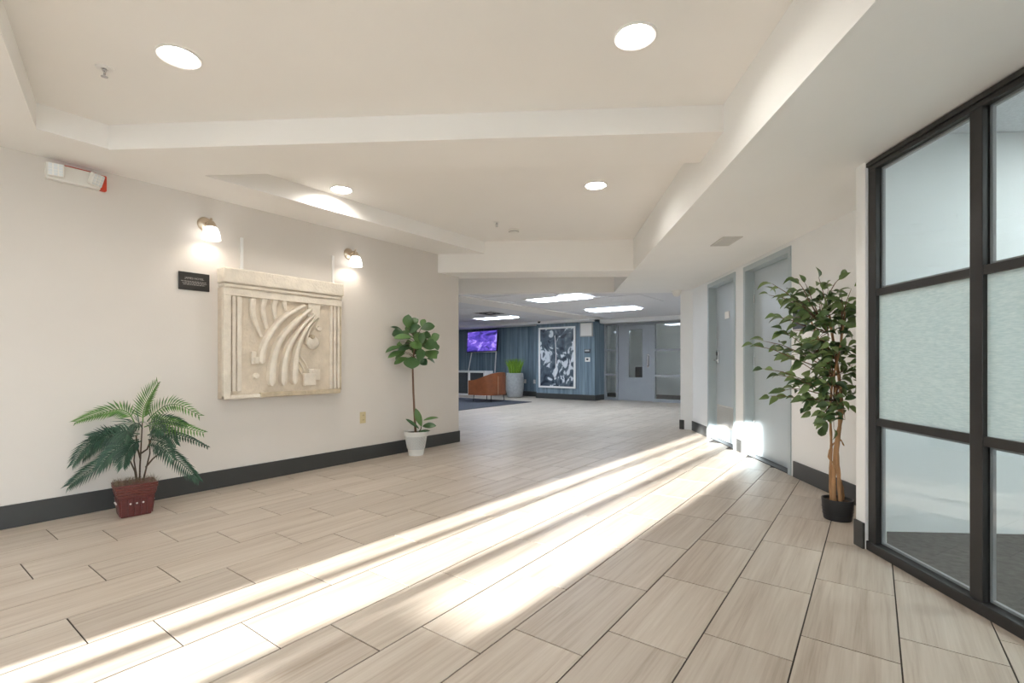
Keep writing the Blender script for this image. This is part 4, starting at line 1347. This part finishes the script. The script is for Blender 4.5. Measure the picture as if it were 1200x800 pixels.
# dense middle of the crown: short side twigs
while leaves < 298:
    x, y = random.gauss(969, 25), random.gauss(408, 42)
    if not (916 < x < 1004 and 332 < y < 500) or (y > 455 and x < 945) or (x < 935 and y > 440):
        continue
    hub = min(HUBS, key=lambda h: abs(h[0] - x) + abs(h[1] - y))
    a, b_ = tcr(*hub), tcr(x, y, random.uniform(-0.24, 0.06))
    if BP.dot(Vector((b_.x + tree.location.x, b_.y + tree.location.y))) > 2.16:
        continue
    br.tube([a, a.lerp(b_, 0.5) + Vector((0, 0, 0.015)), b_], [0.0028, 0.002, 0.0012], 4)
    for k in range(2):
        put_leaf(b_ if k else a.lerp(b_, 0.75), (b_ - a).normalized(), k)
        leaves += 1
fill = MB()
src = fic[0]
sv, sf = [v.co.copy() for v in src.vertices], [tuple(p.vertices) for p in src.polygons]
n_fill = 0
while n_fill < 170:
    x, y = random.gauss(975, 22), random.gauss(405, 42)
    if not (925 < x < 1010 and 335 < y < 495):
        continue
    c = tcr(x, y, random.uniform(-0.2, 0.14)) + tree.location
    d = Vector((random.uniform(-1, 1), random.uniform(-1, 1), random.uniform(-1, 0.4))).normalized()
    ln_ = random.uniform(0.06, 0.09)
    e_ = c + d * ln_
    if any(BP.dot(Vector((v.x, v.y))) > 2.23 or BQ.dot(Vector((v.x, v.y))) < 3.25 for v in (c, e_)):
        continue
    zz = Vector((random.uniform(-.7, .7), random.uniform(-.7, .7), 0.7)) - view * random.uniform(0.2, 1.2)
    zz = (zz - d * zz.dot(d)).normalized(); yy = zz.cross(d)
    fill.add([c + d * v.x * ln_ + yy * v.y * ln_ * 0.58 + zz * v.z * ln_ - tree.location for v in sv], sf)
    n_fill += 1
o = fill.build('inner_foliage', 'leaf_ficus', tree, smooth=True); o['kind'] = 'stuff'
br.build('branches', 'bark_dark', tree, smooth=True)

# ------------------------------------------------------------------ far lounge furniture
# rug
tag(MB().box(-1.75, 1.75, -2.0, 2.0, 0, 0.012).build('area_rug', 'rug', bevel=0.004, loc=(-8.9, 8.55, 0)), 'dark navy rug under the tan leather chair', 'rug')

# leather tub chair, seen from behind and the side
ch = thing('tub_chair', 'tan leather tub chair on thin dark legs, standing on the rug', 'chair', (-8.22, 10.1, 0.0145), math.radians(-80))
W_, D_ = 0.84, 0.72
MB().box(-W_ / 2 + 0.09, W_ / 2 - 0.09, -D_ / 2 + 0.02, D_ / 2 - 0.1, 0.2, 0.42).build('seat', 'leather', ch, bevel=0.04)


def shell(path, zt, zb, th):
    vs_, fs_ = [], []
    n = len(path)
    for i, (x, y) in enumerate(path):
        a = Vector(path[max(i - 1, 0)]); b_ = Vector(path[min(i + 1, n - 1)])
        tn = (b_ - a).normalized(); nr = Vector((-tn.y, tn.x)) * th / 2
        for s_, z in ((1, zb), (1, zt[i]), (-1, zt[i]), (-1, zb)):
            vs_.append((x + nr.x * s_, y + nr.y * s_, z))
    for i in range(n - 1):
        for k in range(4):
            j = (k + 1) % 4
            fs_.append((i * 4 + k, i * 4 + j, (i + 1) * 4 + j, (i + 1) * 4 + k))
    fs_.append((3, 2, 1, 0)); fs_.append(tuple((n - 1) * 4 + k for k in range(4)))
    return MB().add(vs_, fs_)


path, zt_ = [], []
for k in range(25):
    u = k / 24
    if u < 0.3:
        x, y = -W_ / 2, -D_ / 2 + (u / 0.3) * 0.5
    elif u > 0.7:
        x, y = W_ / 2, -D_ / 2 + ((1 - u) / 0.3) * 0.5
    else:
        a = PI * (1 - (u - 0.3) / 0.4)
        x, y = W_ / 2 * math.cos(a), -D_ / 2 + 0.5 + 0.22 * math.sin(a)
    path.append((x, y)); zt_.append(0.55 + 0.21 * (0.5 - 0.5 * math.cos(2 * PI * u)) ** 1.2)
sh = shell(path, zt_, 0.17, 0.09).build('back_shell', 'leather', ch, smooth='auto', bevel=0.02)
for x in (-W_ / 2 + 0.2, W_ / 2 - 0.2):
    MB().box(x - 0.006, x + 0.006, D_ / 2 + 0.033, D_ / 2 + 0.04, 0.19, 0.66).build('seam', 'seam', sh)
MB().box(-0.35, 0.35, -D_ / 2 - 0.005, 0.1, 0.42, 0.46).build('seat_cushion', 'leather', ch, bevel=0.02)
for sx in (-1, 1):
    for sy in (-1, 1):
        MB().tube([(sx * 0.36, sy * 0.27, 0.0), (sx * 0.34, sy * 0.25, 0.2)], [0.010, 0.013], 8).build('leg', 'black_plastic', ch)

# tall planter with ornamental grass
pl = thing('grass_planter', 'tall grey ribbed planter of bright green ornamental grass by the blue wall', 'potted plant', (-8.55, 11.72, 0))
prof = [(0.001, 0), (0.19, 0)]
for k in range(16):
    z = 0.02 + k * 0.043
    r = 0.20 + 0.065 * math.sin(PI * (0.12 + 0.62 * k / 15))
    prof += [(r, z), (r + 0.006, z + 0.02)]
prof += [(0.235, 0.72), (0.205, 0.72), (0.20, 0.66), (0.001, 0.66)]
MB().lathe(prof, 32, cap=False).build('pot', 'pot_stone', pl, smooth='auto')
gr = MB()
random.seed(3)
for k in range(620):
    a, r = random.uniform(0, 2 * PI), 0.16 * math.sqrt(random.random())
    p0 = Vector((r * math.cos(a), r * math.sin(a), 0.66))
    lean = Vector((math.cos(a), math.sin(a), 0)) * random.uniform(0.0, 0.16) * (0.4 + r / 0.16)
    h = random.uniform(0.34, 0.52)
    s_ = Vector((-math.sin(a + k), math.cos(a + k), 0)) * 0.005
    m1 = p0 + lean * 0.35 + Vector((0, 0, h * 0.6)); e_ = p0 + lean + Vector((0, 0, h))
    gr.add([p0 - s_, p0 + s_, m1 + s_, m1 - s_, e_], [(0, 1, 2, 3), (3, 2, 4)])
o = gr.build('grass', 'grass_blade', pl); o['kind'] = 'stuff'

# screen on a white easel stand
tv = thing('display_screen', 'flat screen with a purple image on a white easel against the blue wall', 'screen', (-10.13, 12.10, 0))
bd = MB().box(-0.63, 0.63, 0.0, 0.05, -0.34, 0.34).build('screen_body', 'black_plastic', tv, bevel=0.006)
bd.location = (0, -0.02, 1.71); bd.rotation_euler = (math.radians(-6), math.radians(-1.5), 0)
MB().box(-0.61, 0.61, -0.003, 0.0, -0.32, 0.32).build('display_panel', 'screen_image', bd)
for pts in ([(-0.45, 0.02, 1.4), (-0.66, -0.12, 0.0)], [(0.56, 0.02, 1.4), (0.56, -0.12, 0.0)]):
    MB().tube(pts, 0.018, 8).build('easel_leg', 'white_metal', tv)
MB().tube([(-0.5, 0.0, 1.365), (0.56, 0.0, 1.365)], 0.015, 8).build('easel_bar', 'white_metal', tv)

# white-framed console
cs = thing('console_cabinet', 'white framed low console with dark inset panels under the screen', 'cabinet', (-10.2, 11.72, 0))
fr = MB().box(-0.66, 0.66, -0.2, 0.2, 0.71, 0.77).box(-0.66, 0.66, -0.2, 0.2, 0.0, 0.05)
for x in (-0.66, -0.03, 0.6):
    fr.box(x, x + 0.06, -0.2, 0.2, 0.05, 0.71)
fr.build('frame', 'white_metal', cs, bevel=0.004)
for x in (-0.6, 0.03):
    MB().box(x, x + 0.57, -0.15, 0.19, 0.05, 0.71).build('panel', 'panel_dark', cs)

# framed artwork
ar = thing('framed_artwork', 'large abstract blue and white artwork in a white frame on the blue wall', 'artwork', (-7.2, 11.9, 1.17))
MB().box(-0.55, 0.55, -0.03, 0, -0.81, 0.81).build('canvas', 'art_print', ar)
for a in ((-0.60, -0.55, -0.86, 0.86), (0.55, 0.60, -0.86, 0.86), (-0.55, 0.55, -0.86, -0.81), (-0.55, 0.55, 0.81, 0.86)):
    MB().box(a[0], a[1], -0.05, 0, a[2], a[3]).build('frame_bar', 'white_metal', ar, bevel=0.004)
MB().tube([(-0.06, -0.031, 0.62), (-0.035, -0.031, 0.35), (-0.02, -0.031, 0.0), (-0.03, -0.031, -0.35), (-0.07, -0.031, -0.62)], 0.011, 6).build('painted_stroke', 'white_metal', ar)
# panel, keypad, outlets on the blue wall
t = thing('electrical_panel', 'square off-white wall panel right of the artwork near the ceiling', 'panel', (-6.26, 11.9, 1.92))
MB().box(-0.19, 0.19, -0.05, 0, -0.19, 0.19).build('box', 'beige_panel', t, bevel=0.006)
MB().box(-0.165, 0.165, -0.056, -0.05, -0.165, 0.165).build('cover', 'white_plastic', t, bevel=0.003)
t = thing('thermostat', 'dark wall thermostat above a small white switch plate', 'thermostat', (-6.24, 11.9, 1.34))
MB().box(-0.085, 0.085, -0.03, 0, -0.05, 0.05).build('body', 'panel_dark', t, bevel=0.006)
MB().box(-0.065, 0.065, -0.033, -0.03, -0.01, 0.035).build('display', 'ceramic_grey', t)
t = thing('wall_switch', 'small white switch plate below the thermostat', 'switch', (-6.24, 11.9, 1.11))
MB().box(-0.075, 0.075, -0.012, 0, -0.06, 0.06).build('cover_plate', 'white_plastic', t, bevel=0.003)
MB().box(-0.03, 0.03, -0.02, -0.012, -0.02, 0.03).build('rocker', 'panel_dark', t)
outlet('wall_outlet', (-8.60, 12.33, 0.45), -PI / 2, 'white outlet on the blue wall nearest the grass planter', 'white_plastic', 'outlets on the blue wall')
outlet('wall_outlet', (-8.26, 12.33, 0.45), -PI / 2, 'white outlet on the blue wall nearest the artwork', 'white_plastic', 'outlets on the blue wall')
